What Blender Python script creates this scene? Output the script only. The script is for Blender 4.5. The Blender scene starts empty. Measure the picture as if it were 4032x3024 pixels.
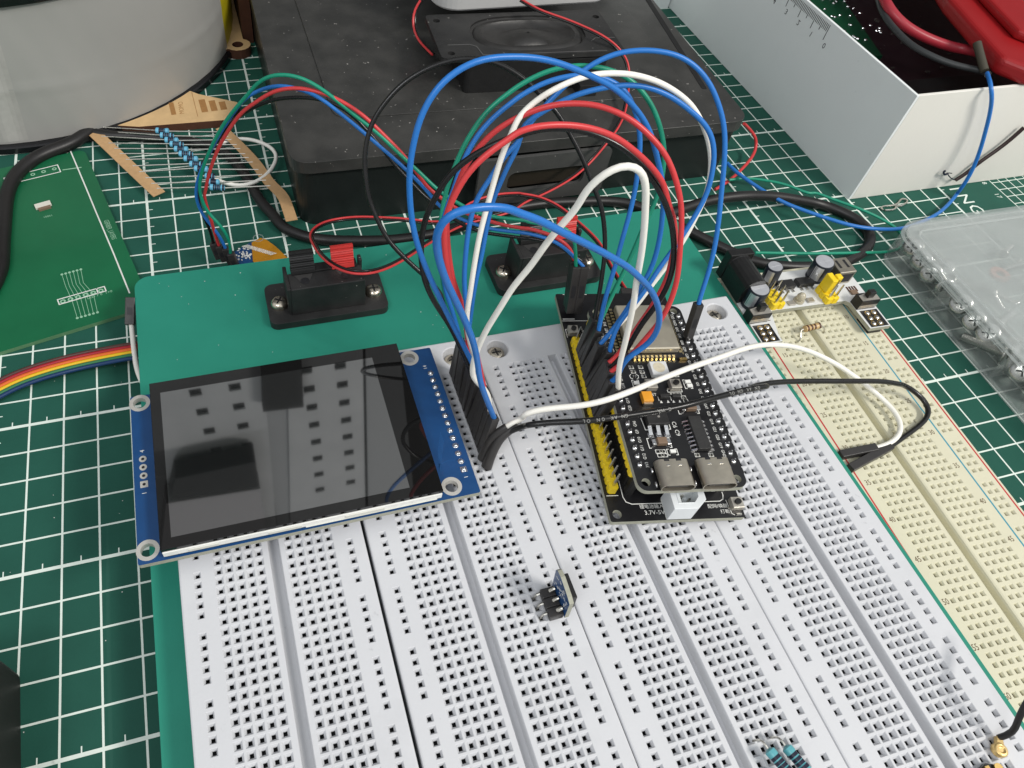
import bpy, bmesh, math, random
from mathutils import Vector, Matrix
from mathutils.geometry import tessellate_polygon
random.seed(7)
SC = bpy.context.scene
COL = SC.collection
S = 0.01            # 1 mm in the notes below = 0.01 units (1 unit = 100 mm)
ZT = 23.9           # height of the white breadboard's top above the cutting mat, mm
def V(x, y, z): return Vector((x*S, y*S, (z+ZT)*S))

# ------------------------------------------------------------------ camera
CF = 2923.861; CPX = 1690.257; CPY = 1451.857
CR = (2.476839411130894, -0.3040979421985307, 0.211844735610089)
CC = (26.92328408812453, -125.52893619229403, 179.8439982135652)
_r = Vector(CR); _Rm = Matrix.Rotation(_r.length, 3, _r.normalized())   # world -> camera (x right, y down, z forward)
cam = bpy.data.objects.new('camera', bpy.data.cameras.new('camera')); COL.objects.link(cam); SC.camera = cam
_m = _Rm.transposed()
_m4 = Matrix(((_m[0][0], -_m[0][1], -_m[0][2]), (_m[1][0], -_m[1][1], -_m[1][2]), (_m[2][0], -_m[2][1], -_m[2][2]))).to_4x4()
cam.matrix_world = Matrix.Translation(V(*CC)) @ _m4
cam.data.sensor_width = 36; cam.data.lens = CF/4032*36
cam.data.shift_x = (2016-CPX)/4032; cam.data.shift_y = (CPY-1512)/4032
cam.data.clip_start = 0.01; cam.data.clip_end = 200

def ray(q):
    d = Vector(((q[0]-CPX)/CF, (q[1]-CPY)/CF, 1.0)); return _m @ d
def onz(q, z):
    d = ray(q); t = (z-CC[2])/d[2]; return Vector(CC)+d*t
def onplane(q, p0, n):
    d = ray(q); t = (Vector(p0)-Vector(CC)).dot(n)/d.dot(n); return Vector(CC)+d*t

# ------------------------------------------------------------------ world and lamps
w = bpy.data.worlds.new('World'); SC.world = w; w.use_nodes = True
nt = w.node_tree; nt.nodes.clear()
out = nt.nodes.new('ShaderNodeOutputWorld'); bg = nt.nodes.new('ShaderNodeBackground')
tc = nt.nodes.new('ShaderNodeTexCoord'); sep = nt.nodes.new('ShaderNodeSeparateXYZ'); rmp = nt.nodes.new('ShaderNodeValToRGB')
nt.links.new(tc.outputs['Generated'], sep.inputs[0]); 
mr = nt.nodes.new('ShaderNodeMapRange'); mr.inputs[1].default_value = -1; mr.inputs[2].default_value = 1; nt.links.new(sep.outputs['Z'], mr.inputs[0]); nt.links.new(mr.outputs[0], rmp.inputs[0])
rmp.color_ramp.elements[0].position = 0.4; rmp.color_ramp.elements[0].color = (.45, .44, .42, 1)
rmp.color_ramp.elements[1].position = .75; rmp.color_ramp.elements[1].color = (.86, .89, .92, 1)
m2 = nt.nodes.new('ShaderNodeMapRange'); m2.interpolation_type = 'SMOOTHSTEP'; m2.inputs[1].default_value = .12; m2.inputs[2].default_value = .55; m2.inputs[3].default_value = 1.0; m2.inputs[4].default_value = .16
nt.links.new(sep.outputs['Y'], m2.inputs[0])
vm = nt.nodes.new('ShaderNodeVectorMath'); vm.operation = 'SCALE'; nt.links.new(rmp.outputs[0], vm.inputs[0]); nt.links.new(m2.outputs[0], vm.inputs['Scale'])
nt.links.new(vm.outputs[0], bg.inputs[0]); bg.inputs[1].default_value = 0.86
nt.links.new(bg.outputs[0], out.inputs[0])
def area(name, loc, target, size, power, col):
    l = bpy.data.lights.new(name, 'AREA'); l.shape = 'RECTANGLE'; l.size = size[0]; l.size_y = size[1]; l.energy = power; l.color = col
    o = bpy.data.objects.new(name, l); COL.objects.link(o); o.location = loc
    o.rotation_euler = (Vector(target)-Vector(loc)).to_track_quat('-Z', 'Y').to_euler()
area('ceiling_and_fill_lamp', (6.8, -5.5, 8.5), (1.2, 0.4, 0), (3.6, 1.0), 900, (1.0, .96, .90))
area('ceiling_and_fill_lamp', (-4.5, -5.5, 9.5), (1.0, 1.5, 0), (4.0, 1.2), 330, (.97, .98, 1.0))  # fill light added from the left, no fixture known there
SC.view_settings.view_transform = 'Standard'; SC.view_settings.look = 'None'
SC.view_settings.gamma = 1; SC.view_settings.exposure = 0.0; SC.view_settings.use_curve_mapping = False
SC.cycles.max_bounces = 8; SC.cycles.transparent_max_bounces = 16
SC.cycles.use_adaptive_sampling = True; SC.cycles.use_denoising = True

# ------------------------------------------------------------------ materials
_M = {}
def lin(h):
    r, g, b = [int(h[i:i+2], 16)/255 for i in (0, 2, 4)]
    f = lambda c: c/12.92 if c <= .04045 else ((c+.055)/1.055)**2.4
    return (f(r), f(g), f(b), 1)
def mat(name, col, rough=.5, metal=0, noise=.08, nscale=40, bump=0, bscale=300, spec=.5, dust=0, stain=0, scratch=0, coat=0, ior=1.45, trans=0):
    if name in _M: return _M[name]
    m = bpy.data.materials.new(name); m.use_nodes = True; t = m.node_tree; n = t.nodes; L = t.links
    p = n['Principled BSDF']
    c = lin(col) if isinstance(col, str) else tuple(col)+((1,) if len(col) == 3 else ())
    p.inputs['Roughness'].default_value = rough; p.inputs['Metallic'].default_value = metal
    p.inputs['Specular IOR Level'].default_value = spec; p.inputs['Coat Weight'].default_value = coat; p.inputs['Coat Roughness'].default_value = .05
    p.inputs['IOR'].default_value = ior; p.inputs['Transmission Weight'].default_value = trans
    tc = n.new('ShaderNodeTexCoord')
    ns = n.new('ShaderNodeTexNoise'); ns.inputs['Scale'].default_value = nscale; ns.inputs['Detail'].default_value = 5; ns.inputs['Roughness'].default_value = .6
    L.new(tc.outputs['Object'], ns.inputs['Vector'])
    mx = n.new('ShaderNodeMix'); mx.data_type = 'RGBA'
    mx.inputs[6].default_value = tuple(max(0, v*(1-noise)) for v in c[:3])+(1,); mx.inputs[7].default_value = tuple(min(1, v*(1+noise)) for v in c[:3])+(1,)
    L.new(ns.outputs['Fac'], mx.inputs[0]); last = mx.outputs[2]
    if dust:
        v2 = n.new('ShaderNodeTexNoise'); v2.inputs['Scale'].default_value = 55; v2.inputs['Detail'].default_value = 2
        L.new(tc.outputs['Object'], v2.inputs['Vector'])
        r = n.new('ShaderNodeValToRGB'); r.color_ramp.elements[0].position = .745-.02*dust; r.color_ramp.elements[1].position = .765-.02*dust
        L.new(v2.outputs['Fac'], r.inputs[0])
        v3 = n.new('ShaderNodeTexNoise'); v3.inputs['Scale'].default_value = 9; v3.inputs['Detail'].default_value = 6; L.new(tc.outputs['Object'], v3.inputs['Vector'])
        m0 = n.new('ShaderNodeMath'); m0.operation = 'MULTIPLY_ADD'; m0.inputs[1].default_value = .16*dust; m0.inputs[2].default_value = -.06*dust; m0.use_clamp = True
        L.new(v3.outputs['Fac'], m0.inputs[0])
        m1 = n.new('ShaderNodeMath'); m1.operation = 'MULTIPLY_ADD'; m1.inputs[1].default_value = .6; m1.use_clamp = True
        L.new(r.outputs[0], m1.inputs[0]); L.new(m0.outputs[0], m1.inputs[2])
        m2 = n.new('ShaderNodeMix'); m2.data_type = 'RGBA'; m2.inputs[7].default_value = (.42, .40, .37, 1)
        L.new(m1.outputs[0], m2.inputs[0]); L.new(last, m2.inputs[6]); last = m2.outputs[2]
    def overlay(scale, lo, hi, amt, colr, stretch=None, detail=6):
        nonlocal last
        a = n.new('ShaderNodeTexNoise'); a.inputs['Scale'].default_value = scale; a.inputs['Detail'].default_value = detail; a.inputs['Roughness'].default_value = .65
        if stretch:
            mp = n.new('ShaderNodeMapping'); mp.inputs['Rotation'].default_value = (0, 0, stretch[3]); mp.inputs['Scale'].default_value = stretch[:3]; L.new(tc.outputs['Object'], mp.inputs[0]); L.new(mp.outputs[0], a.inputs['Vector'])
        else: L.new(tc.outputs['Object'], a.inputs['Vector'])
        k = n.new('ShaderNodeMapRange'); k.inputs[1].default_value = lo; k.inputs[2].default_value = hi; k.inputs[4].default_value = amt; L.new(a.outputs['Fac'], k.inputs[0])
        q = n.new('ShaderNodeMix'); q.data_type = 'RGBA'; q.inputs[7].default_value = tuple(colr)+(1,); L.new(k.outputs[0], q.inputs[0]); L.new(last, q.inputs[6]); last = q.outputs[2]
    if stain: overlay(3.2, .55, .75, .35*stain, [v*.62 for v in c[:3]]); overlay(26, .66, .74, .5*stain, [v*.5 for v in c[:3]])
    if scratch:
        for an, sc_ in ((.5, 9), (1.9, 13), (-.4, 7)): overlay(sc_, .70, .74, .3*scratch, [min(1, v*1.6+.05) for v in c[:3]], (1, .025, 1, an), 3)
    L.new(last, p.inputs['Base Color'])
    if noise == 0: _M[name] = m; return m
    rr = n.new('ShaderNodeMath'); rr.operation = 'MULTIPLY_ADD'; rr.inputs[1].default_value = .16; rr.inputs[2].default_value = rough-.08; L.new(ns.outputs['Fac'], rr.inputs[0]); L.new(rr.outputs[0], p.inputs['Roughness'])
    if bump:
        bn = n.new('ShaderNodeTexNoise'); bn.inputs['Scale'].default_value = bscale; bn.inputs['Detail'].default_value = 3; L.new(tc.outputs['Object'], bn.inputs['Vector'])
        b = n.new('ShaderNodeBump'); b.inputs['Strength'].default_value = bump; b.inputs['Distance'].default_value = .002; L.new(bn.outputs['Fac'], b.inputs['Height']); L.new(b.outputs[0], p.inputs['Normal'])
    _M[name] = m; return m
def clear(name, col, alpha, rough=.2):
    if name in _M: return _M[name]
    m = bpy.data.materials.new(name); m.use_nodes = True; t = m.node_tree; n = t.nodes; L = t.links; p = n['Principled BSDF']
    p.inputs['Base Color'].default_value = lin(col); p.inputs['Roughness'].default_value = rough
    tc = n.new('ShaderNodeTexCoord'); ns = n.new('ShaderNodeTexNoise'); ns.inputs['Scale'].default_value = 6; ns.inputs['Detail'].default_value = 7; L.new(tc.outputs['Object'], ns.inputs['Vector'])
    fr = n.new('ShaderNodeFresnel'); fr.inputs[0].default_value = 1.45
    ma = n.new('ShaderNodeMath'); ma.operation = 'MULTIPLY_ADD'; ma.inputs[1].default_value = alpha*1.4; ma.inputs[2].default_value = alpha*.3; L.new(ns.outputs['Fac'], ma.inputs[0])
    mb = n.new('ShaderNodeMath'); mb.operation = 'ADD'; mb.use_clamp = True; L.new(ma.outputs[0], mb.inputs[0]); mc = n.new('ShaderNodeMath'); mc.operation = 'MULTIPLY'; mc.inputs[1].default_value = .35; L.new(fr.outputs[0], mc.inputs[0]); L.new(mc.outputs[0], mb.inputs[1])
    L.new(mb.outputs[0], p.inputs['Alpha']); _M[name] = m; return m

M_white = mat('breadboard_white_abs', (.585, .592, .61), .46, stain=.7, noise=.035, nscale=5, bump=.12, bscale=120)
M_hole = mat('contact_hole_dark', (.016, .016, .018), .5, noise=.8, nscale=80)
M_cream = mat('aged_cream_abs', (.63, .605, .45), .5, stain=.6, noise=.07, nscale=7, bump=.1, bscale=120)
M_chole = mat('cream_hole_dark', (.10, .085, .05), .7)
M_teal = mat('teal_anodised_plate', (.024, .235, .165), .45, spec=.3, scratch=.35, stain=.3, noise=.10, nscale=6, bump=.08, bscale=200)
M_mat = mat('cutting_mat_green', (.0165, .088, .063), .6, spec=.22, scratch=.35, noise=.22, nscale=5, bump=.15, bscale=150)
M_line = mat('mat_print', (.72, .80, .73), .6, stain=1.0, noise=.12, nscale=30)
M_desk = mat('desk_top', (.25, .24, .22), .6)
M_pcb = mat('black_solder_mask', (.010, .010, .011), .32, noise=.3, nscale=60, bump=.05, coat=.15)
M_pcbe = mat('fr4_edge', (.34, .34, .27), .6, noise=.25, nscale=120)
M_blue = mat('blue_solder_mask', (.008, .055, .17), .34, noise=.18, nscale=25, bump=.05, coat=.15)
M_silk = mat('silkscreen_white', (.74, .74, .70), .6, noise=.15, nscale=200)
M_gold = mat('gold_pad', (.62, .43, .16), .3, 1, noise=.2)
M_tin = mat('tinned_metal', (.66, .64, .58), .28, 1, noise=.2, nscale=80, bump=.1)
M_solder = mat('solder', (.72, .72, .72), .16, 1, noise=.2, nscale=150, bump=.3)
M_nickel = mat('nickel_shell', (.50, .46, .38), .42, 1, noise=.1, nscale=50, bump=.1, bscale=90)
M_can = mat('shield_can', (.50, .46, .37), .5, .75, noise=.08, nscale=50, bump=.08)
M_blk = mat('black_plastic', (.012, .012, .012), .42, noise=.3, nscale=30, bump=.2, bscale=200)
M_blk2 = mat('dusty_black_plastic', (.018, .018, .018), .5, noise=.4, nscale=20, bump=.3, bscale=160, dust=.5)
M_box = mat('dusty_black_lid', (.036, .036, .034), .35, spec=.45, noise=.14, nscale=6, bump=.14, bscale=130, dust=1)
M_dup = mat('dupont_black', (.034, .032, .031), .38, noise=.3, nscale=20, bump=.15)
M_yel = mat('yellow_header', (.86, .62, .02), .4, noise=.12, nscale=60)
M_wb = mat('blue_insulation', (.018, .158, .50), .36, noise=.08, nscale=12, bump=.06)
M_wg = mat('green_insulation', (.008, .25, .15), .36, noise=.08, nscale=12)
M_wr = mat('red_insulation', (.58, .045, .048), .38, noise=.08, nscale=12)
M_wk = mat('black_insulation', (.008, .008, .008), .28, noise=.4, nscale=30)
M_ww = mat('white_insulation', (.84, .82, .75), .38, noise=.04, nscale=12)
M_cab = mat('black_cable_jacket', (.013, .012, .012), .42, noise=.3, nscale=15, bump=.1)
M_kraft = mat('kraft_tape', (.50, .31, .15), .75, noise=.2, nscale=60, bump=.3)
M_res = mat('blue_resistor_body', (.13, .42, .60), .3, noise=.1)
M_band = mat('resistor_band_dark', (.01, .012, .03), .4)
M_tan = mat('tan_resistor_body', (.52, .36, .17), .35)
M_brn = mat('brown_band', (.08, .03, .015), .4)
M_ply = mat('plywood', (.62, .42, .21), .7, noise=.22, nscale=18, bump=.3, bscale=60)
M_burn = mat('engraved_wood', (.34, .17, .055), .8, noise=.3, nscale=60)
M_char = mat('charred_edge', (.08, .03, .015), .8, noise=.4)
M_card = mat('white_card', (.80, .83, .82), .62, stain=.25, noise=.03, nscale=3, bump=.2, bscale=60)
M_ink = mat('black_ink', (.03, .03, .03), .7)
M_red = mat('red_case_plastic', (.30, .008, .010), .42, noise=.1, nscale=10, bump=.15)
M_gpcb = mat('green_solder_mask', (.007, .120, .048), .38, scratch=.3, noise=.3, nscale=3, bump=.06, coat=.1)
M_gsilk = mat('pale_trace', (.30, .52, .36), .5)
M_glass = mat('screen_glass', (.006, .006, .006), .02, noise=0, spec=.5, ior=1.5)
M_lcd = mat('lcd_active', (.008, .009, .009), .028, noise=0, spec=1.0, coat=1, ior=1.9)
M_bez = mat('white_lcd_frame', (.80, .80, .76), .3, noise=.1, nscale=40)
M_psu = mat('white_solder_mask', (.66, .67, .66), .4, noise=.05, nscale=30)
M_alu = mat('capacitor_top', (.62, .63, .66), .35, .6, noise=.1)
M_sleeve = mat('capacitor_sleeve', (.018, .022, .032), .3, noise=.3)
M_led = mat('clear_epoxy', (.60, .55, .42), .15, noise=.1, trans=.3)
M_btn = mat('button_steel', (.52, .49, .43), .4, .7, noise=.2, nscale=90)
M_jst = mat('white_nylon', (.72, .75, .76), .42, noise=.04)
M_org = mat('orange_tantalum', (.78, .34, .03), .4, noise=.1)
M_mlcc = mat('brown_ceramic', (.20, .135, .09), .5)
M_scr = mat('screw_steel', (.62, .56, .46), .25, 1, noise=.3, nscale=60, bump=.15)
M_scrn = mat('nickel_screw', (.52, .52, .49), .22, 1, noise=.3, nscale=60)
M_redlev = mat('red_lever', (.55, .035, .030), .42, noise=.15, nscale=30, bump=.2)
M_film = mat('grey_filament', (.34, .335, .315), .34, noise=.05, nscale=3, bump=.1)
M_yfilm = mat('yellow_film', (.45, .38, .01), .4)
M_amber = mat('amber_polyimide', (.45, .20, .012), .25, noise=.2)
M_clear = clear('frosted_polypropylene', 'b8bebc', .07, .2)
M_rim = clear('polypropylene_rim', 'c4cac8', .15, .25)
M_shelf = mat('shelf_steel', (.50, .51, .52), .6, noise=.2, nscale=2)
M_shelfd = mat('shadow_and_patch_black', (.02, .02, .02), .8)
def rib(c, n): return mat('ribbon_'+n, c, .42, noise=.1)

# ------------------------------------------------------------------ mesh building
ID = lambda u, v, w: (u, v, w)
def frame(o, ang, z0=0):
    a = math.radians(ang); cu, su = math.cos(a), math.sin(a)
    return lambda u, v, w: (o[0]+u*cu-v*su, o[1]+u*su+v*cu, w+z0)
def frame3(o, U, Vv, W):
    U, Vv, W, o = Vector(U), Vector(Vv), Vector(W), Vector(o)
    return lambda u, v, w: tuple(o+U*u+Vv*v+W*w)
class MB:
    def __init__(s): s.v = []; s.f = []; s.mi = []; s.cur = 0
    def add(s, vs, fs, mi=None):
        b = len(s.v); s.v += vs; s.f += [tuple(b+i for i in f) for f in fs]; s.mi += [s.cur if mi is None else mi]*len(fs); return s
    def box(s, F, u0, u1, v0, v1, w0, w1, mi=None):
        P = [F(u, v, w) for w in (w0, w1) for v in (v0, v1) for u in (u0, u1)]
        return s.add(P, [(0, 2, 3, 1), (4, 5, 7, 6), (0, 1, 5, 4), (2, 6, 7, 3), (0, 4, 6, 2), (1, 3, 7, 5)], mi)
    def hexa(s, F, bot, top, mi=None):
        n = len(bot); P = [F(*p) for p in bot]+[F(*p) for p in top]
        return s.add(P, [tuple(range(n-1, -1, -1)), tuple(range(n, 2*n))]+[(i, (i+1) % n, n+(i+1) % n, n+i) for i in range(n)], mi)
    def prism(s, F, outer, w0, w1, holes=(), mi=None, side=None):
        loops = [list(outer)]+[list(h) for h in holes]; flat = [p for l in loops for p in l]; n = len(flat)
        tri = tessellate_polygon([[Vector((p[0], p[1], 0)) for p in l] for l in loops])
        P = [F(p[0], p[1], w0) for p in flat]+[F(p[0], p[1], w1) for p in flat]
        top = []
        for t in tri:
            a, b, c = [flat[i] for i in t]
            if (b[0]-a[0])*(c[1]-a[1])-(b[1]-a[1])*(c[0]-a[0]) < 0: t = (t[0], t[2], t[1])
            top.append(tuple(t))
        s.add(P, [tuple(i+n for i in t) for t in top]+[tuple(reversed(t)) for t in top], mi)
        sd = []; k = 0
        for l in loops:
            m = len(l); sd += [(k+i, k+(i+1) % m, n+k+(i+1) % m, n+k+i) for i in range(m)]; k += m
        base = len(s.v)-2*n; s.f += [tuple(base+i for i in f) for f in sd]; s.mi += [(s.cur if mi is None else mi) if side is None else side]*len(sd)
        return s
    def cyl(s, F, cu, cv, w0, w1, r0, r1=None, n=24, mi=None, cap=True):
        r1 = r0 if r1 is None else r1; P = []
        for w, r in ((w0, r0), (w1, r1)):
            P += [F(cu+r*math.cos(2*math.pi*i/n), cv+r*math.sin(2*math.pi*i/n), w) for i in range(n)]
        fs = [(i, (i+1) % n, n+(i+1) % n, n+i) for i in range(n)]
        if cap: fs += [tuple(range(n-1, -1, -1)), tuple(range(n, 2*n))]
        return s.add(P, fs, mi)
    def lathe(s, F, cu, cv, prof, n=32, mi=None):
        P = []; m = len(prof)
        for r, w in prof: P += [F(cu+r*math.cos(2*math.pi*i/n), cv+r*math.sin(2*math.pi*i/n), w) for i in range(n)]
        fs = [(k*n+i, k*n+(i+1) % n, (k+1)*n+(i+1) % n, (k+1)*n+i) for k in range(m-1) for i in range(n)]
        fs += [tuple(range((m-1)*n, m*n)), tuple(range(n-1, -1, -1))]
        return s.add(P, fs, mi)
    def ring(s, F, cu, cv, w0, w1, ri, ro, n=24, mi=None):
        c = [(math.cos(2*math.pi*i/n), math.sin(2*math.pi*i/n)) for i in range(n)]
        P = [F(cu+r*a, cv+r*b, w) for r, w in ((ri, w0), (ro, w0), (ro, w1), (ri, w1)) for a, b in c]
        return s.add(P, [(k*n+i, k*n+(i+1) % n, ((k+1) % 4)*n+(i+1) % n, ((k+1) % 4)*n+i) for k in range(4) for i in range(n)], mi)
    def blob(s, F, cu, cv, cw, ru, rv, rw, n=10, m=6, mi=None):
        P = [F(cu, cv, cw-rw)]
        for k in range(1, m):
            a = -math.pi/2+math.pi*k/m
            P += [F(cu+ru*math.cos(a)*math.cos(2*math.pi*i/n), cv+rv*math.cos(a)*math.sin(2*math.pi*i/n), cw+rw*math.sin(a)) for i in range(n)]
        P.append(F(cu, cv, cw+rw)); L = len(P)-1
        fs = [(0, 1+(i+1) % n, 1+i) for i in range(n)]
        fs += [(1+k*n+i, 1+k*n+(i+1) % n, 1+(k+1)*n+(i+1) % n, 1+(k+1)*n+i) for k in range(m-2) for i in range(n)]
        fs += [(L, 1+(m-2)*n+i, 1+(m-2)*n+(i+1) % n) for i in range(n)]
        return s.add(P, fs, mi)
    def tube(s, pts, r, n=10, mi=None, caps=True, flat=None):
        pts = [Vector(p) for p in pts]; m = len(pts); P = []
        T = [(pts[min(i+1, m-1)]-pts[max(i-1, 0)]).normalized() for i in range(m)]
        up = Vector((0, 0, 1)) if abs(T[0].z) < .9 else Vector((0, 1, 0))
        N = (up-T[0]*up.dot(T[0])).normalized()
        for i in range(m):
            N = (N-T[i]*N.dot(T[i])).normalized(); Bn = T[i].cross(N); rr = r[i] if isinstance(r, (list, tuple)) else r
            for k in range(n):
                a = 2*math.pi*k/n; P.append(tuple(pts[i]+N*(rr*math.cos(a))+Bn*(rr*math.sin(a))))
        fs = [(k*n+i, k*n+(i+1) % n, (k+1)*n+(i+1) % n, (k+1)*n+i) for k in range(m-1) for i in range(n)]
        if caps: fs += [tuple(range(n-1, -1, -1)), tuple(range((m-1)*n, m*n))]
        return s.add(P, fs, mi)
    def quad(s, pts, mi=None): return s.add([tuple(p) for p in pts], [tuple(range(len(pts)))], mi)
    def line(s, F, pts, wd, w, mi=None, closed=False, h=.03):
        n = len(pts)
        for i in range(n if closed else n-1):
            a = Vector(pts[i]); b = Vector(pts[(i+1) % n]); d = b-a
            if d.length < 1e-6: continue
            d.normalize(); p = Vector((-d.y, d.x))*wd/2; a2 = a-d*wd/2; b2 = b+d*wd/2
            q = [a2-p, b2-p, b2+p, a2+p]
            s.hexa(F, [(x.x, x.y, w) for x in q], [(x.x, x.y, w+h+.002*(i % 2)) for x in q], mi)
        return s
    def text(s, F, txt, u, v, w, size, ang=0, mi=None, align='CENTER', h=.03, sx=1.0):
        cu = bpy.data.curves.new('t', 'FONT'); cu.body = txt; cu.size = size; cu.align_x = align; cu.align_y = 'CENTER'; cu.resolution_u = 2
        o = bpy.data.objects.new('t', cu); COL.objects.link(o); dg = bpy.context.evaluated_depsgraph_get(); me = bpy.data.meshes.new_from_object(o.evaluated_get(dg))
        a = math.radians(ang); c, sn = math.cos(a), math.sin(a)
        s.add([F(u+(p.co.x*sx)*c-p.co.y*sn, v+(p.co.x*sx)*sn+p.co.y*c, w+h) for p in me.vertices], [tuple(p.vertices) for p in me.polygons], mi)
        bpy.data.objects.remove(o); bpy.data.curves.remove(cu); bpy.data.meshes.remove(me); return s
    def build(s, name, mats, parent=None, smooth=False, bevel=0, seg=2, recalc=False):
        me = bpy.data.meshes.new(name); off = parent.matrix_world.translation.copy() if parent else Vector((0, 0, 0))
        # the parent of a sub-part is a mesh whose own origin sits in the world: origins are kept as locations
        if not parent:
            c = Vector((0, 0, 0))
        me.from_pydata([tuple(V(*p)-off) for p in s.v], [], s.f); me.update()
        ms = mats if isinstance(mats, (list, tuple)) else [mats]
        for m in ms: me.materials.append(m)
        me.polygons.foreach_set('material_index', [min(i, len(ms)-1) for i in s.mi])
        if recalc:
            b = bmesh.new(); b.from_mesh(me); bmesh.ops.recalc_face_normals(b, faces=b.faces); b.to_mesh(me); b.free()
        if smooth:
            me.polygons.foreach_set('use_smooth', [True]*len(me.polygons)); me.update()
            me.set_sharp_from_angle(angle=math.radians(40))
        o = bpy.data.objects.new(name, me); COL.objects.link(o)
        if parent: o.parent = parent
        if bevel:
            bv = o.modifiers.new('bevel', 'BEVEL'); bv.width = bevel*S; bv.segments = seg; bv.limit_method = 'ANGLE'; bv.angle_limit = math.radians(35); bv.harden_normals = False
        bpy.context.view_layer.update()
        return o
def thing(name, loc, label, cat, group=None):
    o = bpy.data.objects.new(name, None); COL.objects.link(o); o.location = V(*loc); o.empty_display_size = .05
    o['label'] = label; o['category'] = cat
    if group: o['group'] = group
    bpy.context.view_layer.update(); return o
def tag(o, label, cat, group=None):
    o['label'] = label; o['category'] = cat
    if group: o['group'] = group
    return o
def rrect(u0, v0, u1, v1, r, n=6):
    P = []
    for cx, cy, a0 in ((u1-r, v0+r, -90), (u1-r, v1-r, 0), (u0+r, v1-r, 90), (u0+r, v0+r, 180)):
        for i in range(n+1):
            a = math.radians(a0+90*i/n); P.append((cx+r*math.cos(a), cy+r*math.sin(a)))
    return P
def circ(cx, cy, r, n=20): return [(cx+r*math.cos(2*math.pi*i/n), cy+r*math.sin(2*math.pi*i/n)) for i in range(n)]

# ------------------------------------------------------------------ cables: smoothed curves through measured points
def smooth_path(P, step=1.5, it=3):
    P = [Vector(p) for p in P]; Q = []
    for i in range(len(P)-1):
        p0 = P[max(i-1, 0)]; p1 = P[i]; p2 = P[i+1]; p3 = P[min(i+2, len(P)-1)]
        n = max(2, int((p2-p1).length/step))
        for k in range(n):
            t = k/n; Q.append(.5*((2*p1)+(p2-p0)*t+(2*p0-5*p1+4*p2-p3)*t*t+(3*p1-p0-3*p2+p3)*t**3))
    Q.append(P[-1])
    R = [Q[0]]; acc = 0
    for a, b in zip(Q, Q[1:]):
        acc += (b-a).length
        if acc >= step: R.append(b); acc = 0
    if (R[-1]-Q[-1]).length > .3*step: R.append(Q[-1])
    else: R[-1] = Q[-1]
    for _ in range(it):
        R = [R[0]]+[(R[i-1]+2*R[i]+R[i+1])/4 for i in range(1, len(R)-1)]+[R[-1]]
    return R
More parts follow.
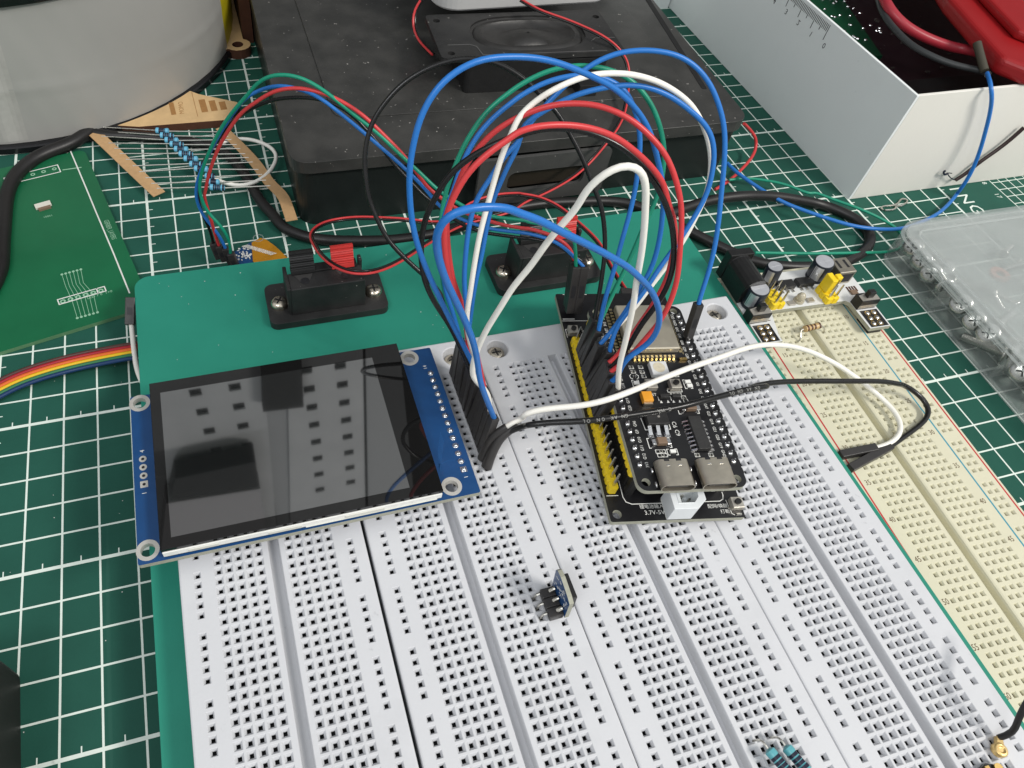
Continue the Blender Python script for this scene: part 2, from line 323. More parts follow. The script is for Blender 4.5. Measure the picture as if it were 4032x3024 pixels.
PATHS = {
 'blue_outer': '1865,1496 1845,1421 1816,1342 1776,1267 1721,1153 1686,1078 1661,1014 1636,939 1619,850 1614,780 1609,746 1614,646 1627,572 1651,472 1691,388 1746,318 1820,264 1895,234 1970,221 2000,224 2075,224 2149,233 2224,256 2298,286 2373,321 2438,360 2497,420 2537,475 2567,540 2582,597 2597,661 2609,721 2613,780 2609,840 2604,899 2596,949 2577,1028 2552,1083 2522,1133 2472,1212 2408,1307 2356,1401',
 'green': '1840,1357 1796,1287 1766,1208 1746,1128 1736,1028 1734,874 1746,800 1756,746 1776,696 1806,617 1845,540 1895,465 1945,410 2019,356 2000,368 2050,331 2124,293 2199,268 2274,257 2348,262 2413,278 2487,316 2537,368 2572,423 2592,472 2609,537 2617,587 2614,646 2604,721 2579,796 2572,815 2542,874 2512,949 2477,1028 2448,1088 2423,1135 2398,1188 2370,1252 2348,1312',
 'blue_mid': '1858,1367 1820,1307 1781,1222 1751,1138 1741,999 1746,850 1781,766 1801,696 1823,636 1855,572 1895,512 1945,460 1995,418 2044,383 2000,413 2050,376 2100,344 2174,314 2249,298 2318,293 2398,313 2462,356 2497,423 2517,492 2522,547 2520,597 2512,671 2502,746 2500,755 2477,850 2448,949 2423,1048 2398,1123 2378,1198 2359,1287 2346,1347',
 'white_big': '1823,1446 1828,1347 1835,1287 1846,1198 1859,1098 1875,999 1894,899 1915,825 1935,750 1940,736 1965,646 2000,550 2039,490 2015,490 2065,433 2114,393 2174,354 2249,319 2308,299 2373,289 2438,288 2497,294 2572,314 2636,344 2686,379 2731,423 2766,487 2791,557 2801,622 2796,696 2781,766 2786,765 2746,840 2711,914 2684,959 2636,1031 2587,1096 2542,1154 2497,1215 2428,1287 2368,1362',
 'blue_right': '1855,1372 1853,1237 1865,1148 1881,1073 1898,999 1915,899 1931,825 1952,750 1962,746 1990,671 2019,617 2057,547 2030,562 2080,492 2149,413 2214,348 2278,288 2338,249 2388,221 2448,204 2522,197 2572,197 2646,210 2706,235 2761,280 2801,339 2830,408 2848,472 2855,537 2855,597 2848,696 2840,750 2835,825 2826,899 2811,989 2791,1068 2768,1138 2751,1183 2735,1227',
 'blue_inner': '1863,1396 1845,1252 1832,1173 1827,1098 1834,999 1845,899 1865,815 1890,750 1905,746 1937,691 1975,627 2024,572 2074,542 2030,512 2060,490 2100,462 2149,432 2199,404 2249,380 2323,356 2398,342 2448,334 2497,334 2557,344 2622,369 2671,399 2721,438 2776,487 2806,542 2815,597 2808,661 2793,736 2761,810 2721,874 2691,924 2642,994 2597,1053 2572,1093 2542,1143 2477,1222 2423,1297 2368,1429',
 'red_upper': '1875,1357 1865,1322 1826,1218 1791,1128 1771,1028 1761,924 1761,825 1796,746 1816,686 1845,632 1880,584 1920,540 1970,500 2019,470 2069,450 2030,470 2100,434 2174,414 2249,405 2308,408 2378,420 2438,444 2497,478 2547,523 2597,574 2632,629 2656,689 2671,746 2679,765 2684,825 2684,874 2681,939 2676,999 2671,1073 2651,1163 2627,1218 2602,1262 2547,1327 2472,1411 2405,1511',
 'red_lower': '1912,1546 1895,1446 1865,1347 1816,1237 1776,1128 1753,999 1748,874 1766,800 1786,791 1806,736 1845,674 1895,624 1945,584 2004,547 2054,522 2000,537 2050,512 2100,497 2164,491 2224,490 2298,498 2373,518 2438,548 2497,593 2552,642 2597,697 2627,751 2617,765 2642,825 2659,899 2656,974 2642,1028 2627,1098 2597,1155 2572,1200 2527,1262 2477,1337 2448,1379 2413,1424 2383,1459',
 'black_front': '1850,1392 1816,1342 1776,1287 1736,1230 1701,1173 1671,1103 1659,1028 1658,949 1671,874 1696,805 1726,760 1756,704 1806,654 1855,614 1925,579 1995,544 2000,550 2100,512 2199,502 2298,515 2373,540 2438,572 2497,617 2557,686 2599,756 2607,765 2634,840 2650,909 2655,999 2646,1073 2626,1133 2587,1198 2537,1262 2497,1322 2472,1377 2455,1411',
 'black_back': '1816,1337 1776,1227 1746,1173 1716,1128 1656,1073 1622,1043 1577,999 1527,944 1492,879 1468,825 1445,765 1448,761 1438,696 1435,622 1443,547 1458,497 1487,443 1532,383 1587,328 1646,288 1721,254 1820,230 1920,238 2000,268 2060,309 2124,368 2199,448 2249,537 2278,589 2308,656 2338,746 2358,780 2373,825 2380,899 2383,974 2376,1048 2363,1138 2348,1222 2331,1292',
 'white_front': '1931,1614 1936,1575 1920,1540 1880,1510 1860,1486 1859,1446 1880,1374 1920,1290 1970,1212 2019,1130 2090,1048 2149,961 2209,887 2278,812 2303,751 2358,697 2413,657 2462,640 2497,642 2527,664 2542,706 2544,771 2542,780 2540,850 2535,924 2522,1024 2507,1098 2497,1183 2482,1257 2462,1347 2438,1446 2413,1541',
 'blue_front': '1922,1684 1912,1600 1895,1515 1880,1421 1865,1352 1835,1272 1796,1188 1751,1093 1724,1004 1714,939 1724,889 1761,847 1820,821 1895,812 1970,814 2044,827 2000,832 2075,847 2149,879 2209,912 2278,945 2348,980 2423,1021 2472,1051 2527,1101 2567,1148 2592,1208 2597,1257 2587,1307 2562,1347 2522,1377 2472,1406 2443,1451 2428,1496 2423,1546',
 'sens_green': '2268,1018 2249,909 2124,882 2050,869 2100,872 1995,860 1920,850 1845,825 1796,795 1736,758 1716,746 1696,721 1622,651 1562,597 1512,547 1448,492 1388,448 1323,393 1264,348 1214,318 1159,298 1100,293 1050,303 1000,338 985,363 930,423 885,482 835,572 796,671 783,746 783,750 796,790 820,840 870,889 903,949 908,999',
 'sens_red': '2268,1018 2249,979 2224,954 2149,917 2050,894 2100,904 1995,889 1920,869 1845,844 1776,810 1736,775 1696,756 1642,681 1607,632 1572,592 1522,542 1477,497 1423,448 1358,405 1318,383 1259,363 1199,348 1124,348 1060,368 1000,408 955,438 910,497 865,572 835,646 816,711 806,771 801,750 806,790 826,844 845,919 863,969',
 'sens_blue': '2264,1028 2209,964 2124,929 2050,914 2000,909 2100,922 1995,909 1920,899 1820,864 1746,825 1696,775 1696,766 1636,704 1597,666 1537,612 1472,557 1438,527 1358,460 1308,423 1264,385 1199,358 1124,338 1050,343 1000,368 970,378 920,443 865,527 820,612 781,696 770,761 768,760 786,825 820,874 865,929 888,979',
 'sens_black': '2264,1034 2224,984 2149,949 2050,934 2100,942 1995,929 1895,914 1820,884 1746,834 1686,780 1686,791 1622,721 1547,642 1497,572 1448,517 1398,462 1348,423 1288,398 1224,385 1149,384 1075,393 1000,423 920,472 865,542 820,602 791,666 776,736 776,765 791,830 820,889 835,929 840,959',
 'speaker_pair': '2050,0 2124,42 2224,77 2308,112 2388,152 2448,204 2472,249 2475,308 2462,423 2438,487 2398,547 2318,642 2239,706 2124,768 2050,796 2030,815 2044,820 1970,844 1845,874 1766,909 1696,949 1642,984 1572,1028 1497,1063 1423,1076 1348,1063 1278,1018 1239,964 1224,919 1259,884 1323,867 1398,857 1497,860 1597,865 1696,877 1776,874 1816,825 1870,792 1970,767 2069,764 2030,767 2090,770 2149,787 2209,820 2259,862 2323,919 2368,969 2393,1028 2428,1088 2470,1153',
 'speaker_lead': '1659,0 1634,35 1628,75 1631,119 1651,159 1681,189 1706,214',
 'box_blue': '3887,288 3904,348 3902,423 3879,522 3852,612 3815,696 3767,766 3777,750 3743,795 3688,844 3603,884 3529,902 3429,900 3355,889 3255,859 3156,825 3081,795 3007,752 2935,704 2885,666 2863,642',
 'thin_green': '2870,709 2935,701 3019,711 3100,727 3131,741 3210,773 3191,750 3280,785 3380,820 3454,854 3519,889 3554,919 3565,949 3549,974 3504,991 3380,995 3230,998 3081,997 2972,995',
 'red_thin': '2930,487 2950,507 2975,540 2980,572 2965,612 2935,651 2895,691 2860,719 2816,746',
 'cable_left': '298,557 214,587 149,617 100,651 50,706 25,776 20,825 10,949 0,1068',
 'cable_main': '378,527 547,537 746,557 870,592 945,661 1000,746 1019,790 1094,864 1090,884 1174,924 1274,946 1398,949 1547,946 1696,924 1820,889 1945,850 2000,825 2149,800 2274,795 2373,792 2472,800 2547,825 2622,864 2721,914 2820,964 2870,989 2982,1034 3081,1048 3181,1051 3280,1043 3355,1021 3409,984 3432,934 3400,884 3330,840 3230,805 3131,785 3032,772 2932,771 2845,780 2771,795 2696,820 2622,850',
 'white_loop': '826,696 870,716 945,731 1019,711 1069,666 1089,617 1069,582 1019,557 970,547 925,547 875,562',
 'jw': '1990,1686 2044,1649 2100,1632 2030,1644 2075,1624 2124,1610 2224,1603 2323,1592 2423,1564 2522,1525 2622,1484 2721,1446 2820,1412 2932,1372 3007,1358 3081,1358 3156,1372 3230,1401 3305,1441 3370,1486 3429,1531 3469,1565 3519,1614 3546,1664 3551,1699 3529,1729 3489,1754 3447,1764',
 'jb': '1967,1744 2019,1699 2100,1672 2050,1678 2149,1664 2249,1661 2348,1654 2448,1639 2547,1624 2646,1609 2746,1584 2845,1558 2945,1533 3044,1517 2932,1531 3032,1508 3156,1501 3330,1501 3479,1502 3554,1516 3544,1510 3603,1540 3653,1590 3668,1624 3628,1669 3568,1714 3504,1759',
 'box_black': '4032,502 3976,552 3917,597 3852,642 3807,681 3762,709',
 'plate_white': '517,1277 522,1347 532,1416 547,1476',
}
def path(k): return [tuple(map(float, t.split(','))) for t in PATHS[k].split()]
def planar(k, a, b, s, i0=1, i1=-1, lift_a=None, lift_b=None):
    """a wire that hangs in one leaning plane through its two plugs"""
    a, b = Vector(a), Vector(b); n = (b-a).cross(Vector((0, s, 1)))
    q = path(k); q = q[i0:i1] if i1 else q[i0:]
    P = [a]
    if lift_a: P.append(a+Vector(lift_a))
    P += [onplane(p, a, n) for p in q]
    if lift_b: P.append(b+Vector(lift_b))
    P.append(b)
    return P
def byz(k, zs, i0=0, i1=None):
    q = path(k)[i0:i1]; ks = sorted(zs); P = []
    for i, p in enumerate(q):
        lo = max([x for x in ks if x <= i], default=ks[0]); hi = min([x for x in ks if x >= i], default=ks[-1])
        z = zs[lo] if hi == lo else zs[lo]+(zs[hi]-zs[lo])*(i-lo)/(hi-lo); P.append(onz(p, z))
    return P
K_ = 2.0109
CROP = {'a': (0, 0), 'b': (1000, 0), 'c': (2000, 0), 'd': (2932, 0), 'e': (0, 750), 'f': (1000, 750), 'g': (2000, 750), 'h': (2932, 750), 'i': (0, 1500), 'j': (1000, 1500), 'k': (2000, 1400), 'l': (2932, 1500)}
def cp(k, x, y): return (CROP[k][0]+x/K_, CROP[k][1]+y/K_)
def at(k, x, y, z): return tuple(onz(cp(k, x, y), z))
def copy_tree(o, parent=None):
    c = o.copy(); COL.objects.link(c)
    if parent: c.parent = parent
    for ch in list(o.children): copy_tree(ch, c)
    return c
def moved(o, dx, dy, dz, rz=0):
    c = copy_tree(o); c.location = o.location+Vector((dx*S, dy*S, dz*S)); c.rotation_euler.z += math.radians(rz); return c

# ================================================================== the surface
b = MB(); b.quad([(-900, -700, -26), (1100, -700, -26), (1100, 900, -26), (-900, 900, -26)])
o = b.build('desk_surface', M_desk); o['kind'] = 'structure'
mt = thing('cutting_mat', (0, 0, -26), 'large dark green cutting mat printed with a pale grid, lying under everything', 'cutting mat')
b = MB(); b.prism(ID, rrect(-520, -420, 430, 620, 8), -25.9, -23.9); b.build('mat_sheet', M_mat, mt)
b = MB(); F = frame((-44.08, 26.21), .121, -23.9)
X0, X1, Y0, Y1 = -450, 390, -400, 560
for i in range(-45, 40):
    wd = 1.0 if i % 5 == 4 else .56
    b.box(F, i*10-wd/2, i*10+wd/2, Y0, Y1, .004, .02+.0004*(i % 3))
    if i % 5 == 4:
        for j in range(-40, 56): b.box(F, i*10, i*10+2.0, j*10+5-.16, j*10+5+.16, .004, .026)
for j in range(-40, 57):
    wd = 1.0 if j % 5 == 0 else .56
    b.box(F, X0, X1, -wd/2+j*10, j*10+wd/2, .006, .032)
    if j % 5 == 0:
        for i in range(-45, 39): b.box(F, i*10+5-.16, i*10+5+.16, j*10, j*10+2.0, .008, .036)
for k in range(7): b.box(F, 420+k*5-.2, 420+k*5+.2, -30, 140, .004, .02)
for k in range(34): b.box(F, 420, 450, -30+k*5-.2, -30+k*5+.2, .006, .024)
b.build('printed_grid', M_line, mt)
b = MB()
for ch, y in (('C', 129.5), ('U', 120.5), ('T', 111.5), ('T', 103), ('I', 71.6), ('N', 64.3), ('G', 57.0)):
    b.text(ID, ch, 353.3, y, -23.88, 9.0, -90)
b.text(ID, '17', 371.8, 63.5, -23.88, 3.5, -90); b.text(ID, '18', 371.8, 73.5, -23.88, 3.5, -90)
for x, y, wv in ((107.2, 144.8, 3.4), (105.2, 134, 2.2), (105.6, 125, 2.0)): b.cyl(ID, x, y, -23.88, -23.86, wv/2, n=16)
b.build('printed_lettering', M_line, mt)

# ================================================================== teal plate
pl = thing('mounting_plate', (94, -50, -8.5), 'teal metal plate with rounded corners that carries the four white breadboards', 'plate')
b = MB(); b.prism(ID, rrect(-8, -171, 196, 68.6, 5, 8), -10.2, -8.55); b.build('plate_sheet', M_teal, pl, bevel=.2)
for x, y in ((4, 40), (184, 40), (4, -160), (184, -160)):
    b = MB(); b.cyl(ID, x, y, -23.85, -10.25, 7, 6, 24); b.build('rubber_foot', M_blk, pl)

# ================================================================== white breadboards
U = 46.843; P = 2.54
def hole_cell(b, F, cx, cy, hw, hh, fo, hi, dep, deep, hv=None):
    """a square cell of the top: flat rim, funnel, square shaft, dark bottom"""
    hv = hi if hv is None else hv
    r = [[(cx-hw, cy-hh, 0), (cx+hw, cy-hh, 0), (cx+hw, cy+hh, 0), (cx-hw, cy+hh, 0)]]
    for du, dv, w in ((fo, fo, 0), (fo-.12, fo-.12, -.10), (hi+.08, hv+.08, -dep), (hi, hv, -dep-.4), (hi, hv, -deep)):
        r.append([(cx-du, cy-dv, w), (cx+du, cy-dv, w), (cx+du, cy+dv, w), (cx-du, cy+dv, w)])
    P_ = [F(*p) for q in r for p in q]
    fs = []; mi = []
    for k in range(5):
        for i in range(4): fs.append((k*4+i, k*4+(i+1) % 4, (k+1)*4+(i+1) % 4, (k+1)*4+i)); mi.append(1 if k == 4 else 0)  # lower shaft walls coloured dark to stand for shade inside the hole
    fs.append((20, 21, 22, 23)); mi.append(1)
    base = len(b.v); b.v += P_; b.f += [tuple(base+i for i in f) for f in fs]; b.mi += mi
def screw_cell(b, F, x0, x1, y0, y1, cx, cy, r, dep):
    n = 24
    def sq(a):
        c, s_ = math.cos(a), math.sin(a); t = 1e9
        if c > 1e-9: t = min(t, (x1-cx)/c)
        if c < -1e-9: t = min(t, (x0-cx)/c)
        if s_ > 1e-9: t = min(t, (y1-cy)/s_)
        if s_ < -1e-9: t = min(t, (y0-cy)/s_)
        return (cx+t*c, cy+t*s_)
    angs = sorted([2*math.pi*i/n for i in range(n)]+[math.atan2(yy-cy, xx-cx) % (2*math.pi) for xx in (x0, x1) for yy in (y0, y1)])
    m = len(angs); A = [sq(a)+(0,) for a in angs]
    for rr, w in ((r, 0), (r-.35, -.25), (r-.7, -dep)): A += [(cx+rr*math.cos(a), cy+rr*math.sin(a), w) for a in angs]
    fs = [(k*m+i, k*m+(i+1) % m, (k+1)*m+(i+1) % m, (k+1)*m+i) for k in range(3) for i in range(m)]+[tuple(range(3*m, 4*m))]
    b.add([F(*p) for p in A], fs, 0)
def white_board(ix, x0, x1, scr):
    c = ix*U+U/2; b = MB(); F = ID
    cols = [-19.05]+[-13.97+P*i for i in range(5)]+[3.81+P*i for i in range(5)]+[19.05]
    H = P/2; G = 1.6
    xb = [x0-c+.5]
    for u in cols: xb += [u-H, u+H]
    xb += [-G, G, x1-c-.5]; xb = sorted(set(round(v, 4) for v in xb))
    yt = 13.2; yb = -163.2
    rails = set(k for k in range(60) if k % 6 != 5)
    def top(xa, xc, ya, yc): b.quad([(c+xa, ya, 0), (c+xc, ya, 0), (c+xc, yc, 0), (c+xa, yc, 0)], 0)
    for a, d in zip(xb, xb[1:]):
        mid = (a+d)/2; col = next((u for u in cols if abs(u-mid) < .01 and d-a > 2.4), None); gr = abs(mid) < G-.01
        for k in range(60):
            y = -P*k
            if gr: continue
            if col is not None and (abs(col) < 15 or k in rails):
                if abs(col) > 15: hole_cell(b, F, c+col, y, (d-a)/2, H, .90, .43, .75, 2.6)
                else: hole_cell(b, F, c+col, y, (d-a)/2, H, 1.04, .44, .8, 2.6)
            else: top(a, d, y-H, y+H)
        # the two ends, with the screw recess spanning its own cell
    for (ya, yc, sy) in ((H, yt-.5, 7.2), (yb+.5, -P*59-H, -P*59-7.2)):
        xs = [x0-c+.5, x1-c-.5]; cells = []
        pr = xs[0]
        for sx in scr:
            l, r_ = sx-4.6, sx+4.6
            cells.append((pr, l, None)); cells.append((l, r_, sx)); pr = r_
        cells.append((pr, xs[1], None))
        for l, r_, sx in cells:
            if r_-l < .01: continue
            if sx is None: top(l, r_, ya, yc)
            else:
                screw_cell(b, F, c+l, c+r_, max(ya, sy-4.5), min(yc, sy+4.5), c+sx, sy, 3.75, 3.2)
                if max(ya, sy-4.5) > ya+.001: top(l, r_, ya, max(ya, sy-4.5))
                if min(yc, sy+4.5) < yc-.001: top(l, r_, min(yc, sy+4.5), yc)
    # groove: rounded lips, walls, floor, ends
    g0, g1 = -P*59-H, H; prof = [(-G, 0), (-G+.1, -.02), (-G+.24, -.12), (-G+.34, -.34), (-G+.38, -.6), (-G+.4, -3.3), (G-.4, -3.3), (G-.38, -.95), (G-.34, -.6), (G-.26, -.34), (G-.14, -.12), (G, 0)]
    for (a, wa), (d, wd) in zip(prof, prof[1:]): b.quad([(c+a, g0, wa), (c+d, g0, wd), (c+d, g1, wd), (c+a, g1, wa)], 0)
    b.quad([(c+u, g1, w_) for u, w_ in prof], 0); b.quad([(c+u, g0, w_) for u, w_ in reversed(prof)], 0)
    # outer skirt with a soft edge
    out = [rrect(x0+.5, yb+.5, x1-.5, yt-.5, .01, 3), rrect(x0+.15, yb+.15, x1-.15, yt-.15, .35, 3), rrect(x0, yb, x1, yt, .5, 3)]
    zz = [0, -.12, -.5, -8.5]; L = [out[0], out[1], out[2], out[2]]; n = len(out[0])
    b.add([(p[0], p[1], z) for l, z in zip(L, zz) for p in l], [(k*n+i, (k+1)*n+i, (k+1)*n+(i+1) % n, k*n+(i+1) % n) for k in range(3) for i in range(n)], 0)
    return b
def pan_screw(b, F, cx, cy, w0, r, h, rot=30, cross=True):
    b.lathe(F, cx, cy, [(r, w0), (r, w0+h*.25), (r*.93, w0+h*.6), (r*.72, w0+h*.9), (r*.55, w0+h)], 24, 0)
    if cross:
        for k in (0, 1):
            a = math.radians(rot+90*k); c_, s_ = math.cos(a)*r*.55, math.sin(a)*r*.55; p = (-math.sin(a)*r*.1, math.cos(a)*r*.1)
            b.hexa(F, [(cx-c_-p[0], cy-s_-p[1], w0+h*.9), (cx+c_-p[0], cy+s_-p[1], w0+h*.9), (cx+c_+p[0], cy+s_+p[1], w0+h*.9), (cx-c_+p[0], cy-s_+p[1], w0+h*.9)],
                   [(cx-c_-p[0], cy-s_-p[1], w0+h+.04+.01*k), (cx+c_-p[0], cy+s_-p[1], w0+h+.04+.01*k), (cx+c_+p[0], cy+s_+p[1], w0+h+.04+.01*k), (cx-c_+p[0], cy-s_+p[1], w0+h+.04+.01*k)], 1)
bl = ['leftmost white breadboard of the four on the teal plate, partly under the display module',
      'second white breadboard from the left, with the jumper plugs and the small microphone board',
      'third white breadboard from the left, under the left half of the black controller board',
      'rightmost white breadboard of the four, lying beside the cream breadboard']
xs_ = [(.05, 46.35), (47.2, 93.45), (93.65, 140.35), (140.5, 187.3)]
for ix in range(4):
    t = thing('breadboard', (ix*U+U/2, -75, -8.5), bl[ix], 'breadboard', 'white breadboards side by side on the teal plate')
    sc = [-16.2, 16.2]
    white_board(ix, xs_[ix][0], xs_[ix][1], sc).build('board_body', [M_white, M_hole], t, recalc=False)
    for sx in sc:
        for sy in (7.2, -P*59-7.2):
            b = MB(); pan_screw(b, ID, ix*U+U/2+sx, sy, -3.15, 2.75, 1.5, random.uniform(0, 90)); b.build('mounting_screw', [M_scr, M_blk], t, smooth=True)

# ================================================================== cream breadboard
CRF = frame((205.6, -33.2), -2.4, -12.0)
cb = thing('breadboard', (220, -40, -23.9), 'yellowed cream breadboard with red and blue rail lines and printed row numbers', 'breadboard')
b = MB(); vt, vb = 24*P+3.2, -(63-25)*P-3.8; H = P/2
cols = [-9.8, -7.26]+[P*i for i in range(5)]+[17.78+P*i for i in range(5)]+[35.2, 37.74]
xb = [-13.3]
for u in cols: xb += [u-H, u+H]
xb += [12.0, 15.94, 41.3]; xb = sorted(xb)
rowv = [(25-n)*P for n in range(1, 64)]
for a, d in zip(xb, xb[1:]):
    if d-a < .001: continue
    mid = (a+d)/2; col = next((u for u in cols if abs(u-mid) < .02 and d-a > 2.4), None); gr = abs(mid-13.97) < .5
    for n, v in enumerate(rowv):
        if gr: continue
        rail = col is not None and (col < -5 or col > 33)
        if col is not None and not (rail and (n % 6 == 0 or n > 60)): hole_cell(b, CRF, col, v, (d-a)/2, H, .78, .26, .5, 1.6, .42)
        else: b.quad([CRF(a, v-H, 0), CRF(d, v-H, 0), CRF(d, v+H, 0), CRF(a, v+H, 0)], 0)
    if not gr:
        b.quad([CRF(a, rowv[0]+H, 0), CRF(d, rowv[0]+H, 0), CRF(d, vt, 0), CRF(a, vt, 0)], 0)
        b.quad([CRF(a, vb, 0), CRF(d, vb, 0), CRF(d, rowv[-1]-H, 0), CRF(a, rowv[-1]-H, 0)], 0)
prof = [(12.0, 0), (12.5, -.2), (12.8, -.8), (12.9, -2.6), (15.04, -2.6), (15.14, -.8), (15.44, -.2), (15.94, 0)]
for (a, wa), (d, wd) in zip(prof, prof[1:]): b.quad([CRF(a, vb, wa), CRF(d, vb, wd), CRF(d, vt, wd), CRF(a, vt, wa)], 0)
b.quad([CRF(-13.3, vb, -8.5), CRF(41.3, vb, -8.5), CRF(41.3, vb, 0), CRF(-13.3, vb, 0)], 0); b.quad([CRF(-13.3, vt, 0), CRF(41.3, vt, 0), CRF(41.3, vt, -8.5), CRF(-13.3, vt, -8.5)], 0)
b.quad([CRF(41.3, vb, -8.5), CRF(41.3, vt, -8.5), CRF(41.3, vt, 0), CRF(41.3, vb, 0)], 0); b.quad([CRF(-13.3, vt, -8.5), CRF(-13.3, vb, -8.5), CRF(-13.3, vb, 0), CRF(-13.3, vt, 0)], 0)
b.build('board_body', [M_cream, M_chole], cb)
b = MB(); b.box(CRF, -12.6, 40.6, vb+.5, vt-.5, -11.88, -8.55); b.build('foam_backing', M_white, cb)
for u, m in ((-4.7, 'red'), (33.0, 'blue'), (40.3, 'red')):
    b = MB(); b.box(CRF, u-.28, u+.28, vb+4, vt-3, .003, .02); b.build('rail_line', mat('rail_'+m, 'b83a38' if m == 'red' else '3f8fa0', .6, noise=.25, nscale=60), cb)
b = MB()
for n in range(5, 64, 5):
    for u in (-2.35, 30.5): b.text(CRF, str(n), u, (25-n)*P, .003, 2.5, 0, sx=.8)
b.build('row_numbers', mat('faded_brown_print', '5a4526', .7), cb)

# ================================================================== PSU module on the cream board
PF = frame((205.6, -33.2), -2.4, -8.0)
ps = thing('power_module', CRF(15, 50, 0), 'white power supply board with barrel jack and yellow headers, plugged onto the cream breadboard', 'power module')
b = MB(); b.prism(PF, [(-11.4, 28.8), (-3.4, 28.8), (-3.4, 31.5), (-.6, 42.0), (0.2, 42.5), (30.6, 42.5), (31.8, 41.2), (32.2, 28.8), (40.8, 28.8), (40.8, 59.2), (40.2, 59.8), (-10.8, 59.8), (-11.4, 59.2)], -1.6, 0, mi=0, side=1)
b.build('circuit_board', [M_psu, M_pcbe], ps)
for u0, u1 in ((-11.0, -4.2), (32.9, 40.2)):
    b = MB(); b.box(PF, u0, u1, 29.2, 37.0, .01, .05); b.build('contact_patch', M_pcb, ps)
    b = MB()
    for k in range(3):
        for m in (0, 1):
            uu, vv = u0+1.9+2.7*m+.3*k, 30.6+2.45*k
            b.ring(PF, uu, vv, .05, .12, .85, 1.12, 18); b.blob(PF, uu, vv, .1, .8, .8, .5, 10, 5, 1)
    b.build('solder_pad', [M_gold, M_solder], ps, smooth=True)
for u, nm in ((-7.5, 1), (36.5, 1)):
    b = MB(); b.box(PF, u-2.6, u+2.6, 29.5, 36.5, -4.1, -1.62); b.build('pin_header', M_blk, ps)
# jack: a square flange and a round barrel pointing away
b = MB(); JF = frame(tuple(PF(-9.5, 46.8, 0)[:2]), -2.4+0, -8.0)
b.box(JF, -2.2, 6.8, 1.0, 13.5, .1, 6.5)
n = 20; A = []
for v in (.6, 13.6): A += [JF(2.3+4.5*math.cos(math.pi*2*i/n), v, 6.5+4.5*math.sin(math.pi*2*i/n)) for i in range(n)]
b.add(A, [(i, (i+1) % n, n+(i+1) % n, n+i) for i in range(n)]+[tuple(range(n)), tuple(range(2*n-1, n-1, -1))])
b.box(JF, -2.5, 7.1, 13.6, 17.0, .05, 11.4); b.build('barrel_jack', M_blk, ps, bevel=.3)
for (cu, cv, tu, tv, h, r) in ((4.6, 54.8, -.9, .2, 9.5, 2.9), (-6.6, 46.6, -.6, -.4, 9, 3.6), (25.3, 55.2, -.9, -.3, 9, 3.6)):
    W = Vector((tu, tv, h)).normalized(); w0 = Vector(PF(cu, cv, 0)); Wd = Vector((W.x, W.y, W.z)); Ud = Vector((1, 0, 0)); Ud = (Ud-Wd*Ud.dot(Wd)).normalized(); Vd = Wd.cross(Ud)
    G = frame3(w0, Ud, Vd, Wd)
    b = MB(); b.lathe(G, 0, 0, [(r-.2, .05), (r, .4), (r, 1.0), (r-.3, 1.4), (r, 1.8), (r, h-.5), (r-.3, h-.05)], 24, 0); c_ = b.build('capacitor', M_sleeve, ps, smooth=True)
    b = MB(); b.cyl(G, 0, 0, h-.04, h+.03, r-.42, n=24); b.box(G, -r*.6, r*.6, -.12, .12, h+.03, h+.06); b.box(G, -.12, .12, -r*.6, r*.6, h+.03, h+.065); b.build('vent_top', M_alu, c_)
    b = MB(); G2 = G
    b.add([G2((r+.03)*math.cos(a), (r+.03)*math.sin(a), w_) for w_ in (1.9, h-.6) for a in (3.3, 3.6, 3.9, 4.2)], [(0, 1, 5, 4), (1, 2, 6, 5), (2, 3, 7, 6)]); b.build('stripe', M_alu, c_)
def header(name, F, u0, v0, nu, nv, mt_, parent, base=0, h=2.5, pin=8.5, lean=(0, 0)):
    b = MB()
    for i in range(nu):
        for j in range(nv):
            u, v = u0+P*i, v0+P*j; o_ = [(u-1.25, v-.75), (u-.8, v-1.25), (u+.8, v-1.25), (u+1.25, v-.75), (u+1.25, v+.75), (u+.8, v+1.25), (u-.8, v+1.25), (u-1.25, v+.75)]
            b.hexa(F, [(x, y, base) for x, y in o_], [(x, y, base+h) for x, y in o_])
    hd = b.build(name, mt_, parent)
    if pin:
        b = MB()
        for i in range(nu):
            for j in range(nv):
                u, v = u0+P*i, v0+P*j; lx, ly = lean; w1 = base+pin
                b.hexa(F, [(u-.32, v-.32, base+h), (u+.32, v-.32, base+h), (u+.32, v+.32, base+h), (u-.32, v+.32, base+h)], [(u-.18+lx, v-.18+ly, w1), (u+.18+lx, v-.18+ly, w1), (u+.18+lx, v+.18+ly, w1), (u-.18+lx, v+.18+ly, w1)])
        b.build('pins', M_gold if mt_ is not M_yel else M_tin, hd)
    return hd
header('pin_header', PF, .9, 43.9, 2, 3, M_yel, ps, 0.02); header('pin_header', PF, 22.8, 43.2, 2, 3, M_yel, ps, .02)
b = MB(); b.box(PF, 22.0, 24.2, 45.0, 49.4, 2.6, 8.8); b.box(PF, 24.2, 26.4, 45.8, 48.0, 6.6, 9.4); b.build('jumper_cap', M_yel, ps, bevel=.25)
b = MB(); b.box(PF, 30.2, 37.2, 50.6, 58.2, .05, 6.2); o = b.build('usb_socket', M_nickel, ps, bevel=.35)
b = MB(); b.box(PF, 31.2, 36.2, 50.45, 50.6, 1.2, 5.2); b.box(PF, 31.4, 32.4, 53, 57, 6.2, 6.24); b.box(PF, 34.6, 35.6, 53, 57, 6.2, 6.24); b.build('socket_opening', M_hole, o)
